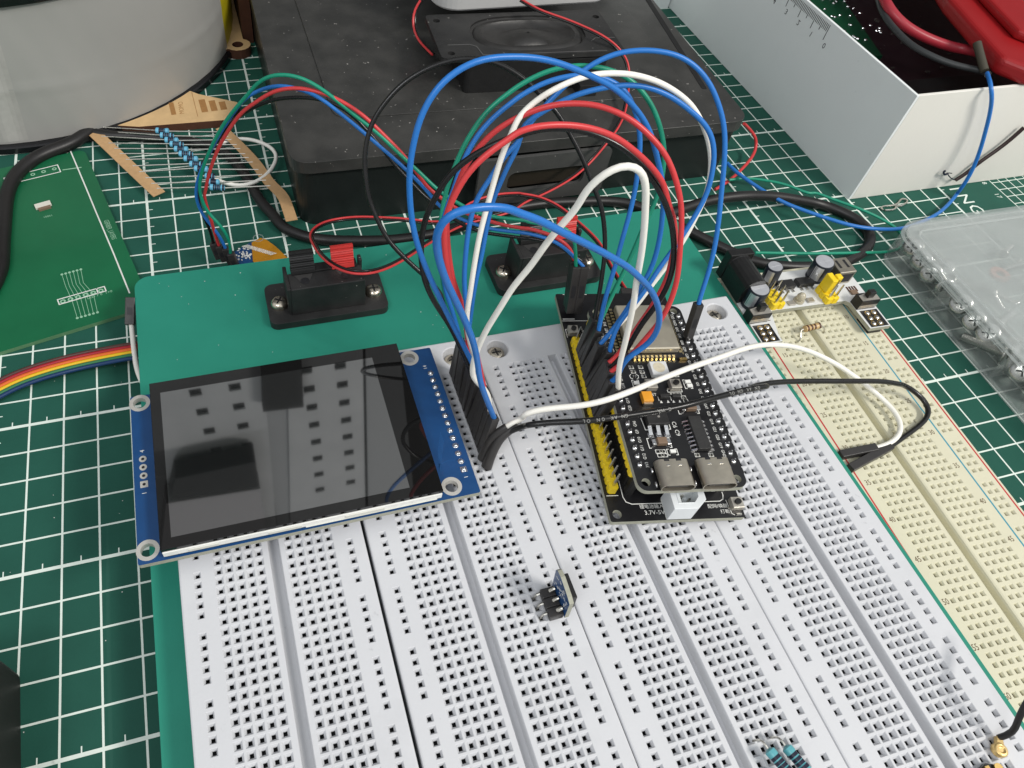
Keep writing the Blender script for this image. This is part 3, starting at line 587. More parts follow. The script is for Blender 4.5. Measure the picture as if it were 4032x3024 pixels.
for u0, v0 in ((-13.2, 37.9), (31.0, 37.6)):
    b = MB(); b.box(PF, u0+1, u0+8.8, v0, v0+4.2, .05, 4.4); sw = b.build('slide_switch', M_blk, ps, bevel=.2)
    b = MB(); b.prism(PF, [(u0+1.3, v0+.3), (u0+8.5, v0+.3), (u0+8.5, v0+2.6), (u0+5, v0+3.9), (u0+1.3, v0+3.0)], 4.42, 4.52); b.box(PF, u0+1.2, u0+8.6, v0-.08, v0-.01, .6, 2.2); b.build('switch_cover', M_btn, sw)
    b = MB(); b.box(PF, u0+3.6, u0+6.2, v0+1.2, v0+3.2, 4.5, 7.2); b.build('slider', M_blk, sw, bevel=.2)
for u, v, du, dv, h in ((7.6, 51.0, 6.6, 3.6, 1.8), (15.8, 51.2, 6.6, 3.6, 1.8)):
    b = MB(); b.box(PF, u, u+du, v, v+dv, .1, h); rg = b.build('voltage_regulator', M_blk2, ps, bevel=.15)
    b = MB()
    for k in range(3): b.box(PF, u+.6+2.2*k, u+1.5+2.2*k, v-1.5, v, .05, .35)
    b.build('lead', M_tin, rg)
b = MB(); b.blob(PF, 12.4, 45.2, 2.0, 1.6, 1.6, 2.2, 14, 8); b.cyl(PF, 12.4, 45.2, .05, .9, 1.9, n=16); b.build('indicator_led', M_led, ps, smooth=True)
for u, v, mm in ((8.9, 44.4, M_btn), (16.8, 44.6, M_btn), (36.0, 45.6, M_mlcc)):
    b = MB(); b.box(PF, u-1.3, u+1.3, v-1.0, v+1.0, .05, .8); b.build('surface_part', mm, ps, bevel=.1)
b = MB()
for k in range(4): b.box(PF, 34.6+1.1*k, 35.2+1.1*k, 46.2, 48.8, .06, .16)
b.line(PF, [(-3, 38.4), (-11, 38.0)], .25, .02); b.build('silkscreen', M_brn, ps)

# tan resistor on the cream board
rs = thing('resistor', CRF(11, 33.5, 0), 'tan resistor with brown bands standing in the cream breadboard', 'resistor')
a_ = Vector(CRF(8.2, 33.3, 2.9)); d_ = Vector(CRF(15.0, 33.9, 3.1))-a_
def resistor(parent, a_, d_, r, body_m, band_m, bands, end=.9, first=None):
    d_ = Vector(d_); L = d_.length; b = MB(); N = 14; pts = []; rr = []
    for i in range(N+1):
        t = i/N; pts.append(Vector(a_)+d_*t); e = min(t, 1-t)*L
        rr.append(r*(.45 if e < .05 else (.86 if e < .4 else (1.0 if e < L*.22 else end))))
    b.tube(pts, rr, 14); bd = b.build('resistor_body', body_m, parent, smooth=True)
    b = MB()
    for t in bands:
        p = Vector(a_)+d_*t; rb = r*(1.03 if min(t, 1-t) < .24 else end*1.04); u = d_.normalized()
        b.tube([p-u*.36, p+u*.36], rb, 14)
    b.build('colour_band', band_m, bd, smooth=True); return bd
resistor(rs, a_, d_, 1.2, M_tan, M_brn, (.18, .42, .62, .9))
b = MB(); e_ = Vector(a_)+d_
b.tube(smooth_path([a_, a_+Vector((-1.2, -.1, -.3)), Vector(CRF(6.3, 30.6, 1.0)), Vector(CRF(5.08, 5*P+P*7, -2))][:4], .4, 2), .28, 8)
b.tube(smooth_path([e_, e_+Vector((.8, 0, -.3)), Vector(CRF(17.78, 13*P, 1.0)), Vector(CRF(17.78, 13*P, -2))], .4, 2), .28, 8)
b.build('lead', M_tin, rs, smooth=True)

# ================================================================== display module
DZ = 6.8
DF = frame((-7.9, -43.1), 0, DZ)
dm = thing('display_module', (35, -18, 0), 'blue circuit board carrying a dark colour screen, plugged into the left breadboards', 'display module')
hs = [(2.4, 47.5), (2.4, 3.5), (78.9, 47.3), (79.0, 3.4)]
b = MB(); b.prism(DF, rrect(0, 0, 86, 50, .5, 3), -1.6, 0, [circ(x, y, 1.75) for x, y in hs], side=1); b.build('circuit_board', [M_blue, M_pcbe], dm)
for x, y in hs: b = MB(); b.ring(DF, x, y, -1.62, .04, 1.72, 2.75, 28); b.build('mounting_ring', mat('tin_ring', (.62, .60, .55), .4, .5, noise=.12), dm)
for k in range(14):
    b = MB(); x, y = 83.6, 7.55+P*k
    if k: b.ring(DF, x, y, .0, .05, .4, .85, 16)
    else: b.box(DF, x-.85, x+.85, y-.85, y+.85, 0, .05)
    b.blob(DF, x, y, .1, .72, .72, .55, 12, 6); b.cyl(DF, x, y, .3, 1.3, .22, .14, 8); b.build('solder_joint', M_solder, dm, smooth=True)
for k in range(4):
    b = MB(); x, y = 2.4, 21.8+2.53*k
    if k: b.ring(DF, x, y, 0, .05, .42, .95, 20)
    else: b.prism(DF, rrect(x-.95, y-.95, x+.95, y+.95, .05, 1), 0, .05, [circ(x, y, .42, 12)])
    b.cyl(DF, x, y, .0, .02, .42, n=12, mi=1); b.build('solder_pad', [mat('tin_ring', (.6, .6, .6)), M_hole], dm)
b = MB(); b.text(DF, '4', 2.4, 31.8, 0, 1.6, 90); b.text(DF, '1', 2.4, 19.2, 0, 1.6, 90); b.text(DF, '14', 82.6, 43.0, 0, 1.5, 90); b.text(DF, '1', 83.6, 5.2, 0, 1.5, 90)
b.build('silkscreen', M_silk, dm)
b = MB()
for k in range(4): b.line(DF, [(76.3+.35*k, 6+1.2*k), (78.6, 12+k*.9), (80.8, 17.5+k*.9)], .16, .0, h=.012)
b.line(DF, [(77, 10.2), (80.5, 11.2), (82, 10.8)], .16, .0, h=.012); b.line(DF, [(0.5, 30), (2.2, 31), (6, 29.2)], .14, 0, h=.012); b.build('copper_trace', mat('trace_under_mask', (.012, .075, .22), .4), dm)
b = MB(); b.box(DF, 82.35, 84.85, 6.2, 42, -4.1, -1.62); b.build('pin_header', M_blk, dm)
b = MB(); b.box(DF, 6.1, 75.3, .35, 50.2, .9, 3.0); b.build('screen_frame', M_bez, dm, bevel=.15)
b = MB(); b.box(DF, 6.6, 74.8, .7, 50.0, .02, .88); b.build('foam_tape', mat('foam', (.08, .09, .10), .8), dm)
b = MB()
for x, wd in ((12, 7), (31, 8), (50, 10)): b.box(DF, x, x+wd, .18, .36, 1.3, 2.3)
b.box(DF, 40, 74, .1, .34, .95, 1.05); b.build('frame_tab', mat('white_tab', (.62, .62, .56), .5), dm)
b = MB(); b.box(DF, 5.9, 75.5, .6, 50.3, 3.02, 4.25); b.build('screen_glass', M_glass, dm, bevel=.08)
b = MB(); b.box(DF, 8.6, 67.3, 3.4, 46.6, 4.252, 4.262); b.build('active_area', M_lcd, dm)

# ================================================================== carrier board and controller board
CF_ = frame((109.9, -58.2), -11.1, 4.2)
ca = thing('carrier_board', CF_(18, 38, -4), 'black carrier board with a yellow pin header on its left edge and white battery socket', 'circuit board')
b = MB(); b.prism(CF_, rrect(0, 0, 37.5, 82, .6, 3), -1.6, 0, [circ(2.2, 2.2, 1.25)], side=1); b.build('circuit_board', [M_pcb, M_pcbe], ca)
header('pin_header', CF_, 2.2, 9.5, 1, 21, M_yel, ca, 0.02, 2.5, 8.5)
header('pin_header', CF_, 35.2, 9.5, 1, 21, M_blk, ca, 0.02, 8.5, 0)
header('socket_strip', CF_, 6.9, 9.0, 1, 21, M_blk, ca, 0.02, 8.0, 0)
header('socket_strip', CF_, 32.5, 9.0, 1, 21, M_blk, ca, 0.02, 8.0, 0)
b = MB()
for k in range(21):
    b.cyl(CF_, 2.2, 9.5+P*k, -4.2, -1.62, .3, n=6); b.cyl(CF_, 35.2, 9.5+P*k, -4.2, -1.62, .3, n=6)
b.build('bottom_pins', M_gold, ca)
b = MB()
b.line(CF_, [(5.0, 12.1), (5.0, 7.2), (5.5, 5.7), (7.0, 5.0), (31.8, 5.0), (32.9, 5.6), (33.3, 6.8), (33.3, 9)], .22, 0)
b.line(CF_, [(.6, 7.7), (3.7, 7.7)], .2, 0); b.line(CF_, [(.2, 70.2), (10.5, 70.2)], .2, 0); b.line(CF_, [(2.6, 81.7), (10.5, 81.7)], .2, 0); b.line(CF_, [(.6, 71.0), (4.2, 71.0)], .3, 0)
b.text(CF_, '3.7V-5V', 12.6, 2.3, 0, 1.75); b.text(CF_, '锂电池输入', 12.2, 4.05, 0, 1.35); b.text(CF_, '配网/唤醒', 30.7, 3.5, 0, 1.35); b.text(CF_, '打断', 32.3, 1.85, 0, 1.35)
b.line(CF_, [(33.6, 5.2), (34.0, 1.2), (34.6, .8)], .18, 0); b.line(CF_, [(30.5, 8.1), (33.8, 8.1)], .2, 0)
b.line(CF_, [(.5, 63.4), (.5, 66.6), (1.4, 66.8)], .2, 0); b.line(CF_, [(15.4, 6.0), (15.4, -.2+.5), (22, .3)], .2, 0)
b.build('silkscreen', M_silk, ca)
# battery socket
b = MB(); B0 = [(15.4, .1), (22.0, .1), (24.8, 2.6), (24.8, 6.6), (15.4, 6.6)]
b.prism(CF_, B0, .02, 6.2, [[(17.0, 1.8), (21.4, 1.8), (23.0, 3.4), (23.0, 5.6), (17.0, 5.6)]]); b.box(CF_, 16.9, 23.2, 1.9, 5.7, .02, 1.4); b.box(CF_, 17.2, 18.7, 2.2, 5.5, 1.4, 4.6); o = b.build('battery_socket', M_jst, ca, bevel=.12)
b = MB(); b.box(CF_, 20.9, 21.4, 3.4, 3.9, 1.4, 4.6); b.box(CF_, 19.3, 19.8, 4.6, 5.1, 1.4, 4.4); b.build('pin', M_tin, o)
def button(F, u, v, s_, parent, h=1.9):
    b = MB(); b.box(F, u-s_, u+s_, v-s_, v+s_, .05, h); b.box(F, u-s_-.7, u-s_, v-s_*.7, v-s_*.3, .02, .3); b.box(F, u+s_, u+s_+.7, v+s_*.3, v+s_*.7, .02, .3); o = b.build('push_button', M_btn, parent, bevel=.15)
    b = MB(); b.cyl(F, u, v, h, h+.7, s_*.52, n=20); b.build('button_cap', M_blk, o)
button(CF_, 35.6, 3.6, 1.6, ca, 2.0); button(CF_, 2.4, 65.2, 1.55, ca, 2.0)
b = MB(); b.box(CF_, 5.6, 6.8, 64.8, 65.8, .02, .5); b.box(CF_, 5.2, 5.9, 66.2, 66.8, .02, .3); b.box(CF_, 35.2, 36.6, .7, 1.2, .02, .3); b.build('surface_part', M_tin, ca)

DV = frame((114.9, -56.7), -10.6, 16.4)
dv = thing('controller_board', DV(14, 32, -3), 'black controller board with metal shield can and two USB-C sockets atop the carrier board', 'circuit board')
b = MB(); b.prism(DV, rrect(0, 0, 29.4, 62.8, 2.6, 6), -1.6, 0, [circ(2.4, 2.5, 1.15), circ(27.0, 2.5, 1.15), circ(27.0, 60.6, 1.1), circ(2.4, 60.6, 1.1)], side=1); b.build('circuit_board', [M_pcb, M_pcbe], dv)
header('pin_header', DV, 1.25, 7.55, 1, 21, M_yel, dv, -4.1, 2.48, 0); header('pin_header', DV, 27.7, 7.55, 1, 21, M_blk, dv, -4.1, 2.48, 0)
for k in range(21):
    for u in (1.95, 27.7): b = MB(); b.blob(DV, u, 7.55+P*k, .1, .78, .78, .6, 12, 6); b.cyl(DV, u, 7.55+P*k, .3, 1.5, .3, .2, 8); b.build('solder_joint', M_solder, dv, smooth=True)
b = MB()
Ln = ['3V3', 'G12', 'G11', 'G10', 'G9', 'G46', 'G3', 'G20', 'G19', 'G8', 'G18', 'G17', 'G16', 'G15', 'G7', 'G6', 'G5', 'G4', 'RST', '3V3', '3V3']
Rn = ['GND', 'GND', 'G19', 'G20', 'G21', 'G14', 'G21', 'G47', 'G48', 'G45', 'G0', 'G35', 'G36', 'G37', 'G38', 'G39', 'G40', 'G41', 'G42', 'RXD', 'TXD']
for k in range(21):
    b.text(DV, Ln[k], 4.05, 7.55+P*k, 0, 1.25, 90 if k else 90, sx=.85); b.text(DV, Rn[k], 25.9, 7.55+P*k, 0, 1.2, -90, sx=.85)
def brk(u, v, hu, hv, w=.16):
    b.line(DV, [(u-hu+.5, v+hv), (u-hu, v+hv), (u-hu, v-hv), (u-hu+.5, v-hv)], w, 0); b.line(DV, [(u+hu-.5, v+hv), (u+hu, v+hv), (u+hu, v-hv), (u+hu-.5, v-hv)], w, 0)
for u, v in ((8.0, 39.4), (10.8, 39.4), (8.2, 37.8), (10.8, 37.7), (10.9, 36.1), (20.6, 36.2), (20.4, 28.5), (20.7, 27.3), (8.1, 11.4), (9.5, 11.4), (8.3, 10.2), (9.7, 10.2), (18.5, 9.9), (22.3, 9.8)): brk(u, v, .62, .5)
b.line(DV, [(7.2, 36.9), (6.7, 36.4), (6.9, 35.6), (7.4, 35.3)], .16, 0); b.line(DV, [(8.8, 36.9), (9.3, 36.4), (9.2, 35.6), (8.7, 35.3)], .16, 0)
brk(7.9, 33.6, 1.0, 1.2, .2); brk(23.0, 33.0, 1.1, 1.5, .2); brk(9.2, 14.0, 3.1, 1.5, .2); brk(20.4, 24.3, 2.9, 1.3, .2); brk(12.0, 11.1, 1.4, .9, .18)
b.line(DV, [(6.2, 22.0), (6.5, 18.2), (7.0, 18.2)], .2, 0); b.line(DV, [(13.2, 18.2), (13.6, 18.2), (13.6, 19.8)], .2, 0)
b.text(DV, 'C6', 15.0, 19.6, 0, 1.7, -90); b.text(DV, 'C9', 15.1, 17.0, 0, 1.7, -90); b.text(DV, 'BOOT', 18.6, 29.6, 0, 1.25); b.text(DV, 'RST', 11.8, 29.6, 0, 1.25)
b.line(DV, [(16.4, 31.2), (16.4, 30.4), (20.6, 30.4), (20.6, 31.2)], .16, 0); b.line(DV, [(13.0, 28.9), (13.0, 27.6)], .16, 0); b.line(DV, [(16.6, 28.9), (16.6, 27.6)], .16, 0)
for u in (13.5, 15.5, 17.1, 18.9): b.add([DV(u-.4, 26.8, .02), DV(u+.4, 26.8, .02), DV(u, 27.7, .05)], [(0, 1, 2)])
b.build('silkscreen', M_silk, dv)
# wireless module
md = MB(); md.box(DV, 6.2, 24.4, 41.9, 67.4, .05, .9); md.build('module_board', M_pcb, dv)
b = MB(); b.box(DV, 7.4, 23.0, 43.6, 60.6, .9, 3.2); b.build('shield_can', M_can, dv, bevel=.45, seg=3)
b = MB()
for k in range(10): b.box(DV, 9.3+1.3*k, 10.0+1.3*k, 41.0, 41.95, .02, .3); b.box(DV, 9.3+1.3*k, 10.0+1.3*k, 41.84, 41.88, .3, .95); b.box(DV, 9.3+1.3*k, 10.0+1.3*k, 42.0, 42.9, .91, .96)
for k in range(14):
    v = 43.8+1.27*k; b.box(DV, 4.9, 6.15, v, v+.75, .02, .3); b.box(DV, 6.2, 7.2, v, v+.75, .91, .96); b.box(DV, 24.3, 25.1, v, v+.75, .02, .2); b.box(DV, 23.4, 24.3, v, v+.75, .91, .96)
b.build('module_pad', mat('gold_tin_pad', (.70, .58, .33), .25, 1, noise=.3, nscale=90), dv)
b = MB(); b.box(DV, 23.0, 25.2, 41.2, 42.1, .02, .7); b.build('surface_part', M_gold, dv)
b = MB(); b.text(DV, 'TTTTTTTTTT', 15, 43.15, .9, 1.0); b.build('antenna_mark', mat('dull_gold', (.22, .17, .08), .5, .5), dv)
# led, parts
b = MB(); b.box(DV, 12.9, 17.9, 35.4, 40.1, .05, 1.8); o = b.build('rgb_led', M_psu, dv, bevel=.2)
b = MB(); b.cyl(DV, 15.3, 37.9, 1.8, 1.84, 1.75, n=28); b.build('led_lens', mat('led_lens', (.62, .56, .42), .3, noise=.25, nscale=80), o)
button(DV, 18.6, 32.2, 1.55, dv, 1.8); button(DV, 11.6, 32.4, 1.55, dv, 1.8)
b = MB(); b.box(DV, 7.7, 10.6, 26.4, 29.6, .3, 2.0); o = b.build('tantalum_capacitor', M_org, dv, bevel=.15)
b = MB(); b.box(DV, 7.9, 10.4, 25.7, 26.4, .05, 1.2); b.box(DV, 7.9, 10.4, 29.6, 30.1, .05, 1.2); b.build('terminal', M_nickel, o)
b = MB(); b.box(DV, 7.0, 13.0, 18.9, 22.6, .2, 1.9); o = b.build('voltage_regulator', M_blk2, dv, bevel=.15)
b = MB()
for k in range(3): b.hexa(DV, [(7.0+2.3*k, 16.2, .05), (8.0+2.3*k, 16.2, .05), (8.0+2.3*k, 18.9, .05), (7.0+2.3*k, 18.9, .05)], [(7.0+2.3*k, 16.3, .3), (8.0+2.3*k, 16.3, .3), (8.0+2.3*k, 18.9, 1.0), (7.0+2.3*k, 18.9, 1.0)])
for k in range(3): b.box(DV, 6.7+2.3*k, 8.3+2.3*k, 15.6, 17.2, .01, .06)
b.build('lead', M_solder, o)
for u0, u1, v0, v1 in ((8.3, 10.9, 13.0, 15.0), (19.6, 22.4, 23.6, 25.4)):
    b = MB(); b.box(DV, u0, u1, v0, v1, .1, 1.5); o = b.build('ceramic_capacitor', M_mlcc, dv, bevel=.12)
    b = MB(); b.box(DV, u0-1.3, u0, v0+.1, v1-.1, .05, .8); b.box(DV, u1, u1+1.3, v0+.1, v1-.1, .05, .8); b.build('terminal', M_solder, o, bevel=.2)
b = MB(); b.box(DV, 18.7, 22.2, 10.8, 21.2, .3, 1.8); o = b.build('interface_chip', M_blk2, dv, bevel=.12)
b = MB()
for k in range(8):
    v = 11.3+1.27*k
    b.hexa(DV, [(17.2, v-.22, .05), (18.7, v-.22, .05), (18.7, v+.22, .05), (17.2, v+.22, .05)], [(17.3, v-.22, .25), (18.7, v-.22, .95), (18.7, v+.22, .95), (17.3, v+.22, .25)])
    b.hexa(DV, [(22.2, v-.22, .05), (23.7, v-.22, .05), (23.7, v+.22, .05), (22.2, v+.22, .05)], [(22.2, v-.22, .95), (23.6, v-.22, .25), (23.6, v+.22, .25), (22.2, v+.22, .95)])
b.build('lead', M_solder, o)
for u in (13.4, 16.9):
    b = MB(); b.box(DV, u-.1, u+2.3, 28.0, 29.2, .1, 1.1); b.build('transistor', M_blk2, dv, bevel=.1)
for u, v in ((7.9, 33.6), (23.0, 33.6), (23.2, 32.2), (12.0, 11.1)):
    b = MB(); b.box(DV, u-.8, u+.8, v-.5, v+.5, .05, .7); b.build('indicator_led', M_bez, dv, bevel=.12)
for u, v in ((8.0, 39.4), (10.8, 39.4), (8.2, 37.8), (10.8, 37.7), (10.9, 36.1), (8.0, 36.1), (20.6, 36.2), (8.8, 11.4), (8.9, 10.2), (18.5, 9.9), (22.3, 9.8), (20.5, 28.0)):
    b = MB(); b.box(DV, u-.5, u-.2, v-.3, v+.3, .02, .4); b.box(DV, u+.2, u+.5, v-.3, v+.3, .02, .4); b.box(DV, u-.2, u+.2, v-.28, v+.28, .03, .38, mi=1); b.build('chip_resistor', [M_tin, M_blk], dv)
def usbc(u0, u1):
    b = MB(); n = 8; v0, v1 = -.4, 7.2; r = 1.5; z0, z1 = .05, 3.3
    def ol(e): return [(u0+e+r-e+(r-e)*math.cos(a)*1, (z0+z1)/2+0*e+((z1-z0)/2-e)*math.sin(a)) for a in [math.radians(90+180*i/n) for i in range(n+1)]]+[(u1-r+(r-e)*math.cos(a), (z0+z1)/2+((z1-z0)/2-e)*math.sin(a)) for a in [math.radians(-90+180*i/n) for i in range(n+1)]]
    A = ol(0); I = ol(.28); m = len(A)
    Pp = [DV(u, v0, w_) for u, w_ in A]+[DV(u, v1, w_) for u, w_ in A]+[DV(u, v0, w_) for u, w_ in I]+[DV(u, v0+5, w_) for u, w_ in I]
    fs = []
    for i in range(m):
        j = (i+1) % m; fs += [(i, j, m+j, m+i), (i, 2*m+i, 2*m+j, j), (2*m+i, 3*m+i, 3*m+j, 2*m+j)]
    fs += [tuple(range(m, 2*m)), tuple(range(3*m, 4*m))]
    b.add(Pp, fs); o = b.build('usb_socket', M_nickel, dv, smooth=True, recalc=True)
    b = MB(); b.box(DV, u0+1.8, u1-1.8, v0+.5, v0+4.9, 1.3, 2.0); b.build('socket_tongue', M_blk, o)
    b = MB()
    for uu in (u0+2.9, u1-2.9): b.box(DV, uu-.45, uu+.45, 5.2, 5.5, 3.3, 3.42); b.box(DV, uu-.7, uu+.7, 6.6, 7.22, 3.302, 3.33, mi=1)
    b.build('shell_detail', [M_solder, M_hole], o)
usbc(5.1, 14.1); usbc(16.2, 25.2)
for u in (4.7, 15.2, 25.9):
    for v in (1.6, 5.6): b = MB(); b.blob(DV, u, v, .3, .4, .9, .6, 10, 6); b.build('shell_tab', M_solder, dv, smooth=True)
# ================================================================== microphone board standing in the second breadboard
mb = thing('microphone_board', (88, -74, 0), 'tiny blue microphone board standing upright on bent pins in the second white breadboard', 'circuit board')
MF = frame3((89.2, -78.3, 0), (0, 1, 0), (-.1, .02, .995), (-.995, 0, -.1))     # u along the board, v up, w towards the header side
b = MB(); b.prism(MF, [(0.0, 2.0), (8.4, 2.0), (8.6, 11.6), (7.9, 12.8), (6, 13.3), (1.4, 12.4), (-.1, 11.6)], -1.1, 0, side=1); b.build('circuit_board', [M_blue, M_pcbe], mb)
b = MB()
for k in range(3): b.box(MF, .45+2.5*k, 2.85+2.5*k, .9, 3.4, .02, 3.6)
b.build('pin_header', M_dup, mb, bevel=.2)
b = MB()
for k in range(3):
    y = -76.2+2.54*k; b.tube([(85.2, y, 2.2), (84.5, y, 1.9), (84.15, y, 1.0), (84.1, y, -3)], .32, 6)
    b.tube(smooth_path([MF(1.7+2.5*k, 3.6, 1.4), MF(1.7+2.5*k, 4.2, .9), MF(1.7+2.5*k, 4.6, .1)], .4, 1), .5, 8)
b.build('pin', M_tin, mb)
b = MB(); b.box(MF, 1.0, 7.2, 4.6, 11.6, -2.5, -1.12); b.build('microphone_chip', M_blk, mb, bevel=.2)
b = MB()
for i in range(26): u, v = random.uniform(.4, 7.6), random.uniform(4.8, 11.4); b.box(MF, u, u+random.uniform(.2, .8), v, v+random.uniform(.15, .4), .01, .06)
b.text(MF, 'L/R', 3, 11, .02, 1.2, 90, sx=-1)
b.build('silkscreen', M_silk, mb)

# ================================================================== two blue resistors at the bottom edge
for i, (u, lb) in enumerate(((0, 'blue banded resistor standing at the bottom edge of the photo, left one of the pair'), (4.2, 'blue banded resistor standing at the bottom edge of the photo, right one of the pair'))):
    t = thing('resistor', (123+u, -122, 0), lb, 'resistor', 'upright blue resistors in the white breadboard')
    a0 = Vector((122.6+u, -117.2-.5*i, 2.9)); d0 = Vector((1.9, -6.1, .5))
    resistor(t, a0, d0, 1.25, mat('teal_blue_resistor', (.10, .36, .40), .3, noise=.3, nscale=20), M_band, (.34, .5, .64, .8))
    b = MB(); b.tube(smooth_path([a0, a0+Vector((-.3, 1.2, .2)), a0+Vector((-.6, 2.2, -.5)), a0+Vector((-.8, 2.6, -4.5))], .4, 2), .27, 8)
    e0 = a0+d0; b.tube(smooth_path([e0, e0+Vector((.4, -1.3, .1)), e0+Vector((.5, -2.3, -.6)), e0+Vector((.5, -2.6, -5))], .4, 2), .27, 8); b.build('lead', M_tin, t, smooth=True)

# ================================================================== antenna plug at the lower right corner
an = thing('antenna_plug', (176, -131, 0), 'gold antenna plug with black coax at the lower right corner of the breadboard', 'plug')
b = MB(); b.lathe(ID, 177.0, -131.4, [(1.6, .4), (1.6, 1.7), (1.35, 2.0), (.8, 2.05), (.7, 1.7)], 20); b.hexa(ID, [(176.2, -130.8, .6), (178.0, -131.6, .6), (179.4, -129.3, .6), (178.2, -128.6, .6)], [(176.2, -130.8, 1.8), (178.0, -131.6, 1.8), (179.4, -129.3, 1.7), (178.2, -128.6, 1.7)]); b.build('gold_plug', mat('bright_gold', (.78, .56, .24), .3, .7, noise=.2, nscale=50), an, smooth=True, bevel=.15)
b = MB(); b.tube(smooth_path([(178.6, -129.2, 1.2), tuple(onz((3990, 2885), 4)), tuple(onz((4010, 2830), 8)), tuple(onz((4060, 2740), 13)), tuple(onz((4200, 2560), 18))], 1, 2), .72, 12); b.build('coax_cable', M_cab, an, smooth=True)
b = MB(); b.prism(ID, [(163, -135.4), (171.6, -132.8), (175, -134.2), (175, -146), (163, -146)], .1, 1.3); b.build('module_board', M_pcb, an)
b = MB()
for k in range(5): b.box(ID, 164+1.6*k, 165.1+1.6*k, -135.9+.4*k, -134.9+.4*k, 1.32, 1.9)
b.cyl(ID, 173.6, -134.4, 1.32, 1.9, 1.0, n=14); b.build('surface_part', M_gold, an)

# ================================================================== spring wire terminals
st = thing('wire_terminal', (53.5, 45, -8.5), 'black spring terminal block with black and red levers, left one on the teal plate', 'terminal block', 'spring terminals on the teal plate')
b = MB(); b.prism(ID, rrect(33.7, 35.9, 73.2, 54, 2.6, 6), -8.5, -5.6, [], 0); b.build('flange', M_blk2, st, bevel=.35)
b = MB()
b.hexa(ID, [(41.2, 38.7, -5.6), (65.6, 38.7, -5.6), (65.6, 50.5, -5.6), (41.2, 50.5, -5.6)], [(41.4, 39.3, 5.6), (65.4, 39.3, 5.6), (65.4, 46.6, 5.6), (41.4, 46.6, 5.6)])
b.box(ID, 40.2, 41.4, 39.2, 50, -5.6, 5.9); b.box(ID, 64.8, 66.0, 46.7, 49.5, -5.6, 7.4); b.build('body', M_blk2, st, bevel=.25)
b = MB(); b.box(ID, 42.6, 64.2, 45.8, 49.4, 5.0, 6.3); b.build('lever_bed', M_blk, st, bevel=.2)
for x0, x1, mm, nm in ((42.6, 50.3, M_blk, 'black lever'), (55.9, 63.2, M_redlev, 'red lever')):
    b = MB(); LF = frame3((x0, 46.4, 5.7), (1, 0, 0), (0, .36, .93), (0, -.93, .36)); wd = x1-x0
    n = 26; A = []
    for k in range(n+1):
        v = 7.9*k/n; dpt = .95+(.17*math.sin(k*2.4) if 3 < k < 20 else 0)+(.35 if k > 22 else 0)
        A += [LF(0, v, 0), LF(wd, v, 0), LF(wd, v, dpt), LF(0, v, dpt)]
    fs = [(k*4+i, k*4+(i+1) % 4, (k+1)*4+(i+1) % 4, (k+1)*4+i) for k in range(n) for i in range(4)]+[(3, 2, 1, 0), (4*n, 4*n+1, 4*n+2, 4*n+3)]
    b.add(A, fs); lv = b.build('lever', mm, st, recalc=True); lv['label'] = nm
    b = MB(); cx = (x0+x1)/2; b.hexa(ID, [(x0+.9, 45.4, 5.62), (x1-.9, 45.4, 5.62), (x1-2.4, 42.4, 5.62), (x0+2.4, 42.4, 5.62)], [(x0+.9, 45.4, 5.68), (x1-.9, 45.4, 5.68), (x1-2.4, 42.4, 5.68), (x0+2.4, 42.4, 5.68)])
    b.build('entry_ramp', mat('grey_dust_plastic', (.045, .043, .042), .5), st)
    b = MB(); b.cyl(ID, cx, 42.5, 5.69, 5.72, 1.5, n=18); b.build('wire_hole', M_hole, st)
for x, y in ((37.7, 44.3), (69.4, 43.7)):
    b = MB(); pan_screw(b, ID, x, y, -5.6, 2.9, 2.2, 20+x); b.build('mounting_screw', [M_scr, M_blk], st, smooth=True)
s2 = moved(st, 78.7, -.6, 0)
s2['label'] = 'black spring terminal block on the teal plate behind the standing plugs, right one of two'

# ================================================================== black plastic case with its lid
bx = thing('plastic_case', (148, 160, -23.9), 'low black plastic case with a dusty lid, standing behind the teal plate', 'case')
b = MB(); b.prism(ID, rrect(53.5, 101, 245, 290, 7, 8), -23.85, 3.0); b.build('case_base', mat('case_base_black', (.012, .015, .014), .42, noise=.3, nscale=12, bump=.2), bx, smooth=False)
LO = [(51.3, 99.3), (243, 96.8), (251, 288), (53.2, 292)]
def quadr(pts, r, n=8):
    out_ = []
    m = len(pts)
    for i in range(m):
        p = Vector(pts[i]); a = (Vector(pts[i-1])-p).normalized(); c = (Vector(pts[(i+1) % m])-p).normalized()
        for k in range(n+1):
            t = k/n; q = (1-t)**2*(p+a*r)+2*t*(1-t)*p+t*t*(p+c*r); out_.append((q.x, q.y))
    return out_
b = MB(); b.prism(ID, quadr(LO, 8), 2.4, 7.5); b.build('lid', M_box, bx, bevel=.9, seg=3)
b = MB(); b.prism(ID, quadr([(72, 124), (226, 118), (232, 280), (72, 284)], 7), 7.3, 8.0); b.build('lid_panel', M_box, bx, bevel=.5, seg=3)
b = MB(); b.tube([(231.5, 125, 7.6), (250, 205, 7.6)][0:2], .01, 3)
b = MB()
b.prism(ID, quadr([(233.2, 121.5), (235.6, 121), (246, 200), (243.4, 200.5)], 1.1, 4), 7.45, 7.62); b.build('lid_groove', mat('deep_groove', (.008, .008, .008), .7), bx)
b = MB(); b.prism(lambda u, v, w_: (u, 97.6-w_, v), rrect(124, -21, 181, 1.9, 2.5, 5), 0, 1.6, [rrect(137, -14.5, 171, -5.2, 3, 5)]); b.build('latch', mat('grey_dusty_latch', (.055, .055, .053), .5, noise=.3, nscale=14, dust=.6), bx, bevel=.3)
b = MB(); b.box(ID, 138, 170, 98.2, 98.9, -14, -5.6); b.build('latch_recess', mat('recess_dark_brown', (.022, .016, .010), .5), bx)

